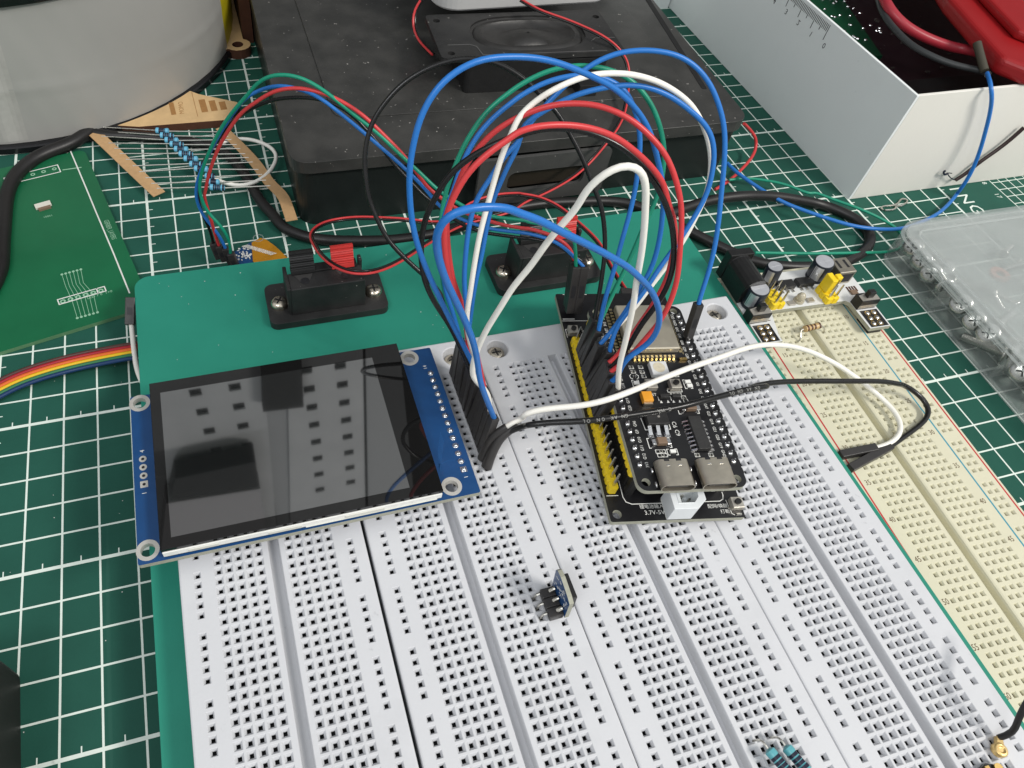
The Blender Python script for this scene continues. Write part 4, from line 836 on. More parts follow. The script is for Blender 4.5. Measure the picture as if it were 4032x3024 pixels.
# ================================================================== loudspeaker on the lid
SPF = frame((155.2, 130.6), -3.4, 8.0)
sp = thing('loudspeaker', SPF(0, 15, 0), 'black rectangular loudspeaker with an oval cone lying on the black case', 'loudspeaker')
b = MB(); b.prism(SPF, rrect(-28, .6, 33, 33, 2, 4), 0.02, 13.4); b.box(SPF, 20, 28, -6, .6, .02, 5); b.build('housing', M_blk, sp, bevel=.5)
def oval(rx, ry, cx=2, cy=17, n=40): return [(cx+math.copysign(abs(math.cos(2*math.pi*i/n))**.72, math.cos(2*math.pi*i/n))*rx, cy+math.copysign(abs(math.sin(2*math.pi*i/n))**.8, math.sin(2*math.pi*i/n))*ry) for i in range(n)]
holes_ = [(-34.5, 28.5), (-34, 3.4), (36, 27.6), (36.2, 3.6)]
b = MB(); b.prism(SPF, rrect(-38.5, 0, 39, 33.5, 2.2, 5), 14.2, 16.2, [oval(24.5, 13.6)]+[circ(x, y, 1.5, 12) for x, y in holes_]); b.build('front_frame', M_blk2, sp, bevel=.4)
b = MB(); N_ = 40
prof = [(24.5, 13.6, 15.4), (23.4, 12.7, 14.8), (22.2, 11.6, 15.9), (20.2, 9.9, 16.1), (18.6, 8.6, 14.6), (12, 6.4, 13.9), (8, 5.6, 14.9), (4, 3.2, 15.9), (.5, .4, 16.2)]
b.add([SPF(x, y, w_) for rx, ry, w_ in prof for x, y in oval(rx, ry)], [(k*N_+i, (k*N_)+(i+1) % N_, (k+1)*N_+(i+1) % N_, (k+1)*N_+i) for k in range(len(prof)-1) for i in range(N_)]); b.build('cone', mat('speaker_cone', (.022, .021, .020), .42, noise=.5, nscale=20, bump=.3, bscale=60), sp, smooth=True)
b = MB(); b.line(SPF, [(-34, 9.5), (-25, 9.3), (-22.6, 7.6), (-21.5, 1.2), (31, .8)], .35, 16.21, h=.12); b.line(SPF, [(27, 8.4), (29.5, 10.6), (38, 10.4)], .35, 16.21, h=.12); b.build('moulded_edge', mat('worn_edge', (.09, .09, .088), .4), sp)

# ================================================================== frosted plastic tray on the speaker
ty = thing('plastic_tray', (165, 185, 25), 'translucent white plastic tray at the top edge of the photo, resting over the loudspeaker', 'tray')
b = MB(); b.prism(ID, rrect(125, 167.5, 205, 250, 10, 8), 24.4, 25.4); b.prism(ID, rrect(124, 166.5, 206, 251, 11, 8), 25.4, 38, [rrect(125.2, 167.7, 204.8, 249.8, 10, 8)]); b.build('tray_wall', mat('milky_plastic', (.46, .46, .45), .3, noise=.05), ty, bevel=.4)
b = MB(); b.prism(ID, rrect(122.8, 165.2, 207.2, 252, 12, 8), 38.0, 39.2, [rrect(125.4, 167.9, 204.6, 249.6, 10, 8)]); b.build('tray_rim', mat('milky_plastic_rim', (.66, .65, .62), .3), ty, bevel=.4)

# ================================================================== white cardboard box with its contents
wb = thing('cardboard_box', (365, 160, -23.9), 'open white cardboard box with a printed ruler on its side, right of the black case', 'box')
T_ = 1.3; zt = 28.3
b = MB(); BW = frame((295.8, 74.1), -.4)
b.box(lambda u, v, w_: (295.8+u-.0165*v, 74.1+v-.003*u, w_), 0, T_, 0, 178, -23.8, zt); b.build('left_wall', M_card, wb, bevel=.2)
b = MB(); b.box(lambda u, v, w_: (295.8+u-.0165*v, 74.1+v-.003*u, w_), T_+.02, 150, 0, T_, -23.8, zt-.05); b.build('front_wall', mat('white_card_warm_lit', (.76, .74, .68), .62, noise=.03, nscale=3, bump=.2, bscale=60), wb, bevel=.2)  # same card as the left wall, tinted warm for the light on it
b = MB(); b.box(lambda u, v, w_: (295.8+u-.0165*v, 74.1+v-.003*u, w_), T_+.1, 150, T_+.1, 178, -23.8, -22.6); b.build('floor_panel', M_card, wb)
b = MB(); b.box(ID, 300, 446, 251.6, 253, -22.5, zt); b.build('back_wall', M_card, wb)
b = MB(); RF = lambda u, v, w_: (295.75-.0165*(u)-w_, 74.1+u, v)
for k in range(0, 92):
    u = 57.2+k; hgt = 6.7 if k % 10 == 0 else (4.6 if k % 5 == 0 else 3.2); b.box(RF, u-.17, u+.17, 26.9-hgt, 26.9, .01, .05)
for k in range(0, 10): b.text(RF, str(k), 55.0+10.1*k, 18.7, 0, 3.5, 180+6)
b.build('printed_ruler', M_ink, wb)
pc = thing('circuit_board', (340, 190, 2), 'green perforated circuit board with pale solder dots inside the white cardboard box', 'circuit board')
b = MB(); b.prism(ID, [(302, 150), (345, 140), (372, 238), (302, 248)], 2, 3.6); b.build('board_sheet', mat('dark_green_mask', (.004, .050, .022), .35), pc)
b = MB()
for i in range(210):
    u, v = random.uniform(304, 362), random.uniform(150, 244); b.blob(ID, u, v, 3.8, .7+random.random()*.5, .6+random.random()*.4, .5, 6, 4)
b.build('solder_dot', M_solder, pc)['kind'] = 'stuff'
jb_ = thing('circuit_board', (350, 100, -4), 'dark purple circuit board crowded with parts inside the white cardboard box', 'circuit board')
b = MB(); b.prism(ID, [(297.6, 76), (444, 76), (444, 251), (297, 251)], -5, -3.4); b.build('board_sheet', mat('dark_purple_mask', (.020, .008, .012), .4, noise=.6, nscale=14, dust=.3), jb_)
b = MB()
for i in range(70):
    u, v = random.uniform(300, 410), random.uniform(80, 200); s1, s2_ = random.uniform(.4, 2.4), random.uniform(.3, 1.2); b.box(ID, u, u+s1, v, v+s2_, -3.38, -3.38+random.uniform(.2, 1.6))
o = b.build('surface_part', mat('dim_metal', (.11, .095, .085), .5, .4, noise=.5), jb_); o['kind'] = 'stuff'
b = MB(); b.box(ID, 324, 331, 135, 142, -3.3, 4.5); b.box(ID, 323, 330, 126, 132, -3.3, 2); b.build('connector', M_nickel, jb_, bevel=.3)
b = MB(); b.box(ID, 340, 400, 99, 124, -3.3, 0); b.build('connector_body', M_blk2, jb_, bevel=.5)
rc = thing('equipment_case', (390, 150, 10), 'red plastic case lying in the white cardboard box at the upper right corner', 'case')
rp = [onz(cp('d', *q), 30) for q in ((1470, -60), (1560, 90), (1780, 350), (1960, 560), (2230, 670))]
ol_ = [(p.x, p.y) for p in rp]+[(560, rp[-1].y), (560, 330), (rp[0].x+10, 330)]
b = MB(); b.prism(ID, ol_, 28.7, 36); b.build('case_body', M_red, rc, bevel=2.5, seg=4)
b = MB(); F2 = lambda u, v, w_: (u+16, v+12, w_); b.prism(F2, ol_, 36.05, 40); b.build('case_lid', M_red, rc, bevel=1.5, seg=3)
def cable(name, pts, r, m, label=None, cat=None, group=None, parent=None, step=1.5, it=3, n=12):
    b = MB(); b.tube(smooth_path(pts, step, it), r, n); o = b.build(name, m, parent, smooth=True)
    if label: tag(o, label, cat, group)
    return o
cable('power_cable', [at('d', 1090, -40, 34), at('d', 1130, 40, 33), at('d', 1220, 160, 30), at('d', 1380, 270, 27), at('d', 1600, 360, 25), at('d', 1790, 400, 26), at('d', 1960, 440, 32)], 2.1, mat('dull_red_insulation', (.33, .022, .035), .35), 'thick red cable curving under the red case in the white box', 'cable')
cable('power_cable', [at('d', 1050, -40, 30), at('d', 1090, 90, 30), at('d', 1170, 210, 29), at('d', 1300, 340, 28), at('d', 1450, 430, 28), at('d', 1650, 510, 28), at('d', 1900, 565, 29), at('d', 1925, 590, 29.6)], 1.3, mat('dark_grey_insulation', (.03, .033, .034), .45), 'dark grey cable curving across the opening of the white box', 'cable')
wb2 = thing('cardboard_box', (250, 270, -23.9), 'plain white cardboard box at the top edge of the photo behind the black case', 'box')
b = MB(); b.box(ID, 252.5, 291.8, 247, 330, -23.85, 42); b.build('box_body', M_card, wb2, bevel=.3)
cable('alligator_lead', [Vector(p) for p in [at('d', 1840, 340, 36), at('d', 1860, 420, 34), at('d', 1900, 560, 30.5)]], 1.6, mat('dull_olive', (.05, .045, .03), .6), 'dark probe tip lying against the red case above the blue wire', 'probe')

# ================================================================== filament spool
SX, SY = -52.0, 266.0
spo = thing('filament_spool', (SX, SY, -23.9), 'large filament spool wrapped in grey film with black flanges, upper left corner', 'spool')
b = MB(); b.lathe(ID, SX, SY, [(99.5, -23.85), (100.6, -23.4), (100.6, -21), (99.6, -20.2), (97, -20)], 128); b.lathe(ID, SX, SY, [(97, 36), (100, 36.2), (100.6, 37), (100.6, 39.4), (99.6, 40)], 128); b.build('flange', mat('gloss_black_flange', (.008, .008, .009), .22), spo, smooth=True)
def film_r(ad, z):
    k = (z+20)/4.0; return .22*math.sin(ad*.175+k*.5)+.06*math.sin(ad*1.1+z*.2)+.35*math.exp(-((z-1.5-2*math.sin(ad*.05))/1.6)**2)*(.6+.4*math.sin(ad*.13))
def wall(a0, a1, r, z0, z1, nz=28, skew=0.0):
    b = MB(); n = max(3, int((a1-a0)/.8)); A = []; zs_ = [z0+(z1-z0)*k/nz for k in range(nz+1)]
    for i in range(n+1):
        for z in zs_:
            ad = a0+(a1-a0)*i/n+skew*z; rr = r+film_r(ad, z); a = math.radians(ad); A.append((SX+rr*math.cos(a), SY+rr*math.sin(a), z))
    m = nz+1; b.add(A, [(i*m+k, (i+1)*m+k, (i+1)*m+k+1, i*m+k+1) for i in range(n) for k in range(m-1)]); return b
wall(-190, -22, 98.3, -20, 36).build('film_wrap', M_film, spo, smooth=True)
wall(-23, 40, 97.6, -20, 36).build('yellow_filament', M_yfilm, spo, smooth=True)
for ac, wd in ((-107, 5.5), (-90, 6.5)):
    for k, (f, c_) in enumerate(((1.0, .375), (.66, .40), (.36, .43))):
        wall(ac-wd*f/2, ac+wd*f/2, 98.33+.03*k, -19, 35.5, 28, .05).build('scuffed_fold', mat('scuffed_film_%d' % k, (c_, c_*.975, c_*.91), .42, noise=.12, nscale=45), spo, smooth=True)

# ================================================================== plywood pieces
def ply(name, pts, z0, z1, label, holes=()):
    t = thing(name, (pts[0][0], pts[0][1], z0), label, 'wood piece'); b = MB(); b.prism(ID, pts, z0, z1, holes, side=1); b.build('board_sheet', [M_ply, M_char], t); return t
tr = ply('plywood_piece', [(-20, 176), (-4.6, 171.9), (32.3, 171.2), (36, 174.5), (39, 181.5), (38.4, 184), (22.3, 192.8), (14, 200), (-10, 205)][::1], -23.8, -20.2, 'pointed plywood piece with burned marks sticking out from under the spool')
b = MB(); WF = frame((11, 177), 4, -20.2)
for k in range(3): b.box(WF, 11.5+4.2*k, 14.3+4.2*k, .5, 10.5-1.8*k, .01, .03)
b.line(WF, [(9.3, -2), (9.6, 17)], .25, .01); b.box(WF, -1.5, .6, 1.5, 11, .01, .03); b.text(WF, 'MOMO', 3.4, 6, .01, 3.0, 86); b.build('burned_marking', M_burn, tr)
a_ = [(44.4+6.2*math.cos(math.radians(t)), 231+5.6*math.sin(math.radians(t))) for t in range(-140, 61, 20)]
ply('plywood_hook', [(26, 222)]+a_+[(47.4, 262), (47.0, 320), (40.5, 320), (41.0, 262), (41, 246), (32, 240)], -23.8, -19.2, 'plywood hook with a round hole between the spool and the black case', [circ(44.4, 231, 2.7, 18)])
ply('plywood_strip', [(47.8, 240), (53.0, 240), (52.6, 330), (47.6, 330)], -23.8, 2, 'brown plywood strip standing on edge against the black case')

# ================================================================== taped strip of resistors
rb = thing('resistor_strip', (12, 150, -23), 'strip of blue resistors held between two kraft paper tapes', 'resistors')
def tape(pts, wd, z):
    P_ = smooth_path([Vector((x, y, z_)) for (x, y), z_ in zip(pts, z)], 2, 2); b = MB(); A = []
    for i, p in enumerate(P_):
        d = (P_[min(i+1, len(P_)-1)]-P_[max(i-1, 0)]).normalized(); q = Vector((-d.y, d.x, 0)).normalized()*wd/2
        A += [tuple(p-q), tuple(p+q), tuple(p+q+Vector((0, 0, .22))), tuple(p-q+Vector((0, 0, .22)))]
    n = len(P_); b.add(A, [(i*4+k, i*4+(k+1) % 4, (i+1)*4+(k+1) % 4, (i+1)*4+k) for i in range(n-1) for k in range(4)]+[(3, 2, 1, 0), (4*n-4, 4*n-3, 4*n-2, 4*n-1)]); return b
t1 = [at('a', x, y, -20.5)[:2] for x, y in ((655, 965), (850, 1150), (1060, 1350), (1262, 1540))]; tape(t1, 5.2, [-20.5]*4).build('kraft_tape', M_kraft, rb)
t2 = [at(k, x, y, -18.8)[:2] for k, x, y in (('a', 1745, 1010), ('a', 1880, 1140), ('a', 2020, 1290), ('a', 2150, 1470), ('f', 220, 20), ('f', 300, 240))]; tape(t2, 4.6, [-18.8]*6).build('kraft_tape', M_kraft, rb)
def lerp(P_, t):
    t = max(0, min(.9999, t))*(len(P_)-1); i = int(t); f = t-i; return (P_[i][0]+(P_[i+1][0]-P_[i][0])*f, P_[i][1]+(P_[i+1][1]-P_[i][1])*f)
ry = [(1230, 1340, 1036), (1265, 1378, 1073), (1302, 1415, 1110), (1342, 1455, 1142), (1376, 1492, 1181), (1413, 1530, 1219), (1452, 1570, 1257), (1497, 1612, 1300), (1535, 1650, 1336), (1620, 1700, 1395), (1645, 1740, 1440), (1658, 1782, 1484)]
for k, (xa, xb_, y) in enumerate(ry):
    a0 = Vector(at('a', xa, y-3, -18.6)); a1 = Vector(at('a', xb_, y+4, -18.6)); dd = a1-a0
    bd = resistor(rb, a0, dd, 1.3, M_res, M_band, (.3, .44, .58, .72, .9) if k % 2 else (.34, .47, .6, .75))
    f = (k+.6)/12.3; p1 = lerp(t1, f*.97+.02+random.uniform(-.01, .01)); p2 = lerp(t2, f*.62+.02+random.uniform(-.012, .012))
    b = MB(); b.tube([(p1[0]+1.2, p1[1], -20.35), a0, a0+dd*.02], .3, 6); b.tube([a1-dd*.02, a1, (p2[0]-.6, p2[1], -18.75)], .3, 6); b.build('lead', M_tin, bd)

# ================================================================== green circuit board at the left
GF = frame((-5.2, 68.0), 13.2, -23.9)
gb = thing('circuit_board', GF(-50, 40, 0), 'bare green circuit board with pale printed outlines, lying at the left edge', 'circuit board')
b = MB(); b.prism(GF, rrect(-130, 0, 0, 97, 3, 4), .05, 1.65, side=1); b.build('board_sheet', [M_gpcb, mat('green_edge', (.10, .22, .11), .6)], gb)
gw = frame((0, 0), 0, -22.24)
def gpx(*q): return [tuple(onz(cp('e', *p), -22.24)[:2]) for p in q]
b = MB(); b.line(gw, [tuple(onz(cp('a', 560, 1200), -22.24)[:2])]+gpx((690, 0), (760, 170), (900, 500), (1025, 810)), .5, 0)
b.line(gw, gpx((455, 865), (825, 760), (840, 795), (470, 903)), .4, 0, closed=True); b.line(gw, gpx((765, 778), (775, 812)), .4, 0)
b.line(gw, [tuple(onz(cp('a', *p), -22.24)[:2]) for p in ((30, 1410), (455, 1305), (480, 1360), (60, 1462))], .4, 0, closed=True)
b.build('silkscreen', M_silk, gb)
b = MB()
for k in range(6):
    q = gpx((490+30*k, 665-8*k), (520+28*k, 760-6*k), (570+34*k, 870-10*k), (612+32*k, 1010-9*k)); b.line(gw, q, .16, 0, h=.012); b.cyl(gw, q[0][0], q[0][1], 0, .02, .5, n=10); b.cyl(gw, q[-1][0], q[-1][1], 0, .02, .5, n=10)
    q = gpx((498+60*k, 878-17*k)); b.ring(gw, q[0][0], q[0][1], 0, .02, .45, .95, 14)
a0 = gpx((870, 310))[0]; b.text(gw, 'GERBER_LAYERS', a0[0], a0[1], 0, 2.6, -76, sx=.62)
a0 = gpx((380, 205))[0]; b.text(gw, '15051', a0[0], a0[1], 0, 1.4, 13)
a0 = gpx((790, 825))[0]; b.text(gw, 'LED 7 0  1+0', a0[0], a0[1], 0, 1.6, 13)
q = [tuple(onz(cp('a', *p), -22.24)[:2]) for p in ((500, 1345), (640, 1325))]; b.line(gw, q, .5, 0, h=.012)
for k in range(5): q = onz(cp('a', 90+85*k, 1425-22*k), -22.24); b.ring(gw, q[0], q[1], 0, .02, .45, .9, 12)
b.build('copper_trace', M_gsilk, gb)
q0, q1 = gpx((285, 150))[0], gpx((410, 115))[0]; FF = frame(q0, math.degrees(math.atan2(q1[1]-q0[1], q1[0]-q0[0])), -22.25); L_ = math.dist(q0, q1)
b = MB(); b.box(FF, 0, L_, -.6, 1.9, 0, 1.1); o = b.build('flat_cable_socket', mat('socket_cream', (.66, .64, .56), .5), gb, bevel=.1)
b = MB(); b.box(FF, .8, L_-.6, -1.9, -.62, 0, .9); b.build('latch_bar', M_mlcc, o)

# ================================================================== small sensor board with amber flex, tucked under the plate
sb = thing('display_flex_board', at('f', 40, 450, -21), 'small blue board with an amber flex cable, half hidden under the teal plate corner', 'circuit board')
def wpx(z, *q): return [tuple(onz(cp(k, x, y), z)[:2]) for k, x, y in q]
b = MB(); b.prism(ID, wpx(-18, ('e', 1835, 640), ('e', 1835, 480), ('e', 1980, 395), ('e', 2080, 375), ('f', 0, 620))[::-1], -20.5, -19); b.build('circuit_board', [M_blue], sb)
b = MB(); b.prism(ID, wpx(-17.8, ('e', 2000, 545), ('e', 1990, 400), ('e', 2060, 362), ('f', 90, 372), ('f', 170, 430), ('f', 290, 545), ('f', 60, 640))[::-1], -18.9, -18.6); b.build('flex_cable', M_amber, sb)
b = MB(); o1 = onz(cp('e', 1965, 430), -18.5); e1 = onz(cp('f', 190, 500), -18.5); d1 = (e1-o1)/18
for k in range(18):
    p = o1+d1*k; q = p+Vector((d1.y, -d1.x, 0))*2.6-d1*2.5; b.tube([p, (p+q)/2, q], .17, 5)
b.build('flex_contact', M_tin, sb)
b = MB()
for i in range(46):
    p = onz(cp('e', random.uniform(1860, 1985), random.uniform(455, 560)), -18.9); s1 = random.uniform(.3, .9); b.box(ID, p.x, p.x+s1, p.y, p.y+random.uniform(.25, .6), -18.98, -18.98+random.uniform(.1, .5))
b.build('silkscreen', M_silk, sb)
b = MB(); p = onz(cp('e', 2045, 375), -18.4); b.ring(ID, p.x, p.y, -18.55, -18.35, 1.7, 2.05, 24); b.build('clear_ring', M_clear, sb)

# ================================================================== helpers for plugs
def hous(parent, a, c, wd=2.5, name='plug_housing', m=None, side=(1, -.19, 0), wd2=None):
    a, c = Vector(a), Vector(c); W = (c-a); L = W.length; W.normalize(); Ud = Vector(side); Ud = (Ud-W*Ud.dot(W)).normalized(); Vd = W.cross(Ud); h = wd/2; h2 = (wd2 or wd)/2
    G = frame3(a, Ud, Vd, W); b = MB(); b.box(G, -h, h, -h2, h2, 0, L); o = b.build(name, m or M_dup, parent, bevel=.18)
    b = MB(); b.box(G, -h*.55, h*.55, -h2-.02, -h2+.3, L*.35, L*.62); b.box(G, -h*.6, h*.6, -h2*.6, h2*.6, L-.02, L+.03); b.build('plug_opening', M_hole, o)
    return o
def jumper(key, a, c, s, m, r, label, la, lc, grp='jumper wires arching from the breadboard plugs to the carrier board header'):
    t = thing('jumper_wire', a, label, 'jumper wire', grp)
    A, Cc_ = Vector(a), Vector(c); P_ = planar(key, A, Cc_, s, 2, -1)
    cable('insulation', P_, r, m, parent=t, step=1.2, it=6, n=12)
    hous(t, la, A+(A-Vector(la)).normalized()*.3, 2.32, side=(1, random.uniform(-.12, .12), 0)); hous(t, lc, Cc_+(Cc_-Vector(lc)).normalized()*.3, 2.32, side=(1, -.19+random.uniform(-.15, .15), 0))
    b = MB(); b.box(frame((la[0], la[1]), 0, 0), -.3, .3, -.3, .3, -5, la[2]); b.build('plug_pin', M_tin, t)
    return t
def LP(k, tx=0, ty=0): return (84.24+tx, -P*k+ty, 14.6), (84.24, -P*k, .25)     # top and foot of a plug in breadboard row k
def RP(k, tx=0, ty=0, top=21.3):
    q = CF_(2.2, 9.5+P*k, 0); return (q[0]+tx, q[1]+ty, top), (q[0], q[1], 7.0)
spec = [
 ('black_back', 0, 18, .62, M_wk, .66, 'black jumper wire, the farthest left of the arches, crossing in front of the black case'),
 ('green', 1, 17, .50, M_wg, .65, 'green jumper wire arching high between the plugs and the header'),
 ('blue_mid', 2, 16, .44, M_wb, .65, 'blue jumper wire running directly beneath the green arch'),
 ('blue_right', 3, None, .50, M_wb, .65, 'blue jumper wire reaching farthest right to an upright plug on the controller board'),
 ('red_upper', 4, 10, .30, M_wr, .67, 'red jumper wire, the upper one of the two red arches'),
 ('black_front', 5, 11, .22, M_wk, .72, 'black jumper wire running just inside the lower red arch'),
 ('blue_inner', 6, 13, .46, M_wb, .65, 'blue jumper wire arching just below the tall white one'),
 ('white_big', 7, 15, .34, M_ww, .69, 'white jumper wire making the tall arch'),
 ('blue_outer', 8, 14, .22, M_wb, .66, 'blue jumper wire making the tallest and widest arch in front'),
 ('red_lower', 9, 12, .16, M_wr, .68, 'red jumper wire, the lower one of the two red arches'),
 ('white_front', 10, 8, -.05, M_ww, .72, 'white jumper wire, the short front one with a sharp bend at its top'),
 ('blue_front', 11, 9, -.12, M_wb, .73, 'blue jumper wire, the lowest front arch crossing over the short white one'),
]
for key, l, r_, s_, m, rad, lab in spec:
    top, ft = LP(l, tx=(2.2 if l > 6 else .8)+random.uniform(-.7, .7), ty=1.6+random.uniform(-.5, .6))
    if r_ is None:
        q = DV(27.8, 49.6, 0); c_ = (q[0]-1.2, q[1]+1.2, 30.5); cf = (q[0], q[1], 17.4)
        jumper(key, top, c_, s_, m, rad, lab, ft, cf)
    else:
        c_, cf = RP(r_, tx=1.4+random.uniform(-.9, 1.2), ty=.8+random.uniform(-.7, .9), top=20.6+random.uniform(0, 1.6)); jumper(key, top, c_, s_, m, rad, lab, ft, cf)

# sensor wires: four leads from the standing plugs to the small board
for i, (key, m, lab, s_) in enumerate((('sens_green', M_wg, 'green lead arching over the black case to the small board at the left', .02), ('sens_blue', M_wb, 'blue lead arching over the black case to the small board at the left', .06), ('sens_red', M_wr, 'red lead arching over the black case to the small board at the left', -.02), ('sens_black', M_wk, 'black lead arching over the black case, lowest of the four', .08))):
    q = CF_(2.2+P*(i % 2), 72.0+P*(i//2), 0); tp = (q[0]+.6, q[1]+5.0, 21.5); ft = (q[0], q[1], 6.5)
    e_ = onz(path(key)[-1], -13); t = thing('jumper_wire', tp, lab, 'jumper wire', 'four leads going to the small sensor board')
    P_ = planar(key, tp, e_, s_, 1, -1); cable('insulation', P_, .56, m, parent=t, step=1.2, it=6)
    hous(t, ft, Vector(tp)+Vector((0, .12, .4))); dn = Vector((e_.x+1.2, e_.y-1.5, -19)); hous(t, dn, Vector(e_)+Vector((0, 0, .3)))

# long pair lying across the controller board
hb = [(85.2, -37.2, .2), (88.2, -31.5, 11.5)]
t = thing('jumper_wire', hb[0], 'long black jumper wire with printed letters crossing the controller board to the cream breadboard', 'jumper wire')
zz = {0: 12, 1: 15, 3: 18, 6: 22.5, 10: 23.0, 12: 20, 14: 14, 17: 6, 19: -3, 21: -8, 23: -10.4, 25: -10.8, 27: -10.8}
PB = byz('jb', zz); b = MB(); sl_ = smooth_path([onz((1916, 1838), .3), onz((1934, 1790), 4), onz((1964, 1736), 8), onz((2000, 1700), 10.8), onz((2040, 1676), 12.6)], .6, 2); b.tube(sl_, [1.55-.55*i/len(sl_) for i in range(len(sl_))], 14); b.build('plug_sleeve', M_dup, t, smooth=True); PB = [onz((2000, 1702), 10.8), onz((2035, 1680), 12.4)]+PB[2:]; cable('insulation', PB, .84, M_wk, parent=t, it=5)
e_ = PB[-1]; e2 = Vector(onz(cp('l', 830, 695), -10.6)); hous(t, e2, e_, 2.5, side=(0, 0, 1))
b = MB()
for tx_, i0 in (('LONGKANG', .13), ('AWG', .24), ('LONGKANG', .36), ('U2464', .47)):
    Q = smooth_path(PB, 1.0, 4); j = int(len(Q)*i0)
    for c_i, ch in enumerate(tx_):
        p = Q[j+int(c_i*1.5)]; d = (Q[j+int(c_i*1.5)+1]-p).normalized(); up = (Vector(CC)-p); up = (up-d*up.dot(d)).normalized(); sd = up.cross(d)
        b.text(frame3(p+up*.84, d, sd, up), ch, 0, 0, 0, 1.25, 180, h=.01)
b.build('printed_lettering', mat('grey_wire_print', (.28, .28, .26), .5), t)
t = thing('jumper_wire', (85.2, -35, 0), 'long white jumper wire lying across the controller board to the cream breadboard', 'jumper wire')
PW = byz('jw', {0: 12, 2: 15, 5: 19, 8: 23.5, 11: 22, 13: 17, 15: 9, 17: 0, 19: -6, 21: -9.5, 25: -10.2}); b = MB(); sl_ = smooth_path([onz((1900, 1806), .3), onz((1915, 1765), 4), onz((1940, 1722), 8), onz((1972, 1694), 11), onz((1996, 1680), 12.2)], .6, 2); b.tube(sl_, [1.5-.5*i/len(sl_) for i in range(len(sl_))], 14); b.build('plug_sleeve', M_dup, t, smooth=True); PW = [onz((1975, 1692), 11.2)]+PW
cable('insulation', PW, .84, M_ww, parent=t, it=5); e2 = Vector(onz(cp('l', 750, 590), -10.4)); hous(t, e2, PW[-1], 2.5, side=(0, 0, 1))

# speaker twin lead
zs = {0: 31, 4: 27.5, 6: 20, 8: 10.5, 9: 9.6, 10: 8.5, 11: 1, 13: 0, 18: 0, 22: 8, 24: 13, 26: 9, 28: -2, 30: -8, 34: -8, 37: 0, 40: 2, 43: 0, 47: -2, 49: 5}
PT = smooth_path(byz('speaker_pair', zs), 1.5, 6)
tw = thing('speaker_cable', PT[-1], 'thin red and black twin cable looping from the loudspeaker around the left wire terminal', 'cable')
for sgn, m in ((1, M_wr), (-1, M_wk)):
    Q = []
    for i, p in enumerate(PT):
        d = (PT[min(i+1, len(PT)-1)]-PT[max(i-1, 0)]).normalized(); sd = d.cross(Vector((.2, .6, -.77))).normalized(); Q.append(p+sd*.43*sgn)
    b = MB(); b.tube(Q, .42, 10); b.build('insulation', m, tw, smooth=True)
b = MB(); q = Vector(PT[-1]); b.box(frame((q.x, q.y), -20, q.z), -2.2, 2.2, -2, 2, -2.4, .5); b.build('plug_housing', M_dup, tw, bevel=.3)
PT = smooth_path(byz('speaker_lead', {0: 27, 2: 20, 4: 14, 6: 14}), 1.5, 4); tw = thing('speaker_cable', PT[0], 'thin red and black twin cable at the left end of the loudspeaker', 'cable')
for sgn, m in ((-1, M_wr), (1, M_wk)): b = MB(); b.tube([p+Vector((.48*sgn, .2*sgn, 0)) for p in PT], .5, 8); b.build('insulation', m, tw, smooth=True)

cable('hook_up_wire', [onz(path('box_blue')[0], 31)]+[onplane(path('box_blue')[i], (0, y, 0), (0, 1, 0)) for i, y in ((1, 71), (2, 70), (3, 69), (4, 67.5), (5, 65.5))]+byz('box_blue', {0: -21, 2: -22, 4: -20, 6: -17.4, 9: -17.2, 12: -17.2, 14: -17}, 6), .8, M_wb, 'long blue wire sagging from the red case in the white box across the mat', 'wire', it=5)
cable('hook_up_wire', byz('thin_green', {0: -20, 4: -17.5, 8: -17.5, 10: -20, 13: -23, 14: -22, 15: -20, 18: -16, 22: -12}), .62, M_wg, 'thin green wire looping on the mat beside the screw organiser', 'wire', it=5)
cable('hook_up_wire', byz('red_thin', {0: -4, 3: -18, 8: -22.8}), .7, M_wr, 'short red wire bowing out from the right end of the black case', 'wire', it=5)
cable('hook_up_wire', [onplane(q_, (0, 71.9, 0), (0, 1, 0)) for q_ in path('box_black')], .85, mat('brown_black_insulation', (.028, .014, .013), .35), 'dark wire with a frayed bare end lying against the front of the white box', 'wire', it=3)
b = MB(); 
def at(k, x, y, z, _at=at): return tuple(onplane(cp(k, x, y), (0, 72.2, 0), (0, 1, 0))) if k == 'd' and z < -10 else _at(k, x, y, z)
q = Vector(at('d', 1665, 1425, -18)); w1 = Vector(at('d', 1610, 1370, -15.5)); w2 = Vector(at('d', 1575, 1360, -14))
b.tube(smooth_path([q, (q+w1)/2+Vector((0, -.5, .4)), w1, w2], .4, 1), [.35]*99, 6) if False else None
b.tube(smooth_path([q, Vector(at('d', 1640, 1415, -17)), Vector(at('d', 1615, 1390, -16)), w1, Vector(at('d', 1640, 1372, -15.5))], .5, 1), .25, 6); b.tube(smooth_path([w1, Vector(at('d', 1585, 1385, -15)), w2, Vector(at('d', 1590, 1352, -14))], .4, 1), .45, 6)
tag(b.build('frayed_wire_end', M_band, None), 'curled dark frayed strands at the end of the dark wire', 'wire')
cable('thick_cable', [(-12, 190, -21.2)]+byz('cable_left', {0: -20.8})+[onz((-60, 1180), -20.8), onz((-160, 1330), -20.8)], 2.7, M_cab, 'thick black cable lying over the green circuit board at the left edge', 'cable', it=6, n=16)
cable('thick_cable', [(-40, 188, -21.6)]+byz('cable_main', {0: -21.6, 35: -21.6, 36: -19, 38: -15, 39: -15}), 2.15, M_cab, 'thick black cable running behind the teal plate and looping on the mat at the right', 'cable', it=8, n=16)
cable('hook_up_wire', byz('white_loop', {0: -20, 5: -18.5, 10: -20}), .8, M_ww, 'white wire curled in a small loop beside the taped resistors', 'wire', it=4)

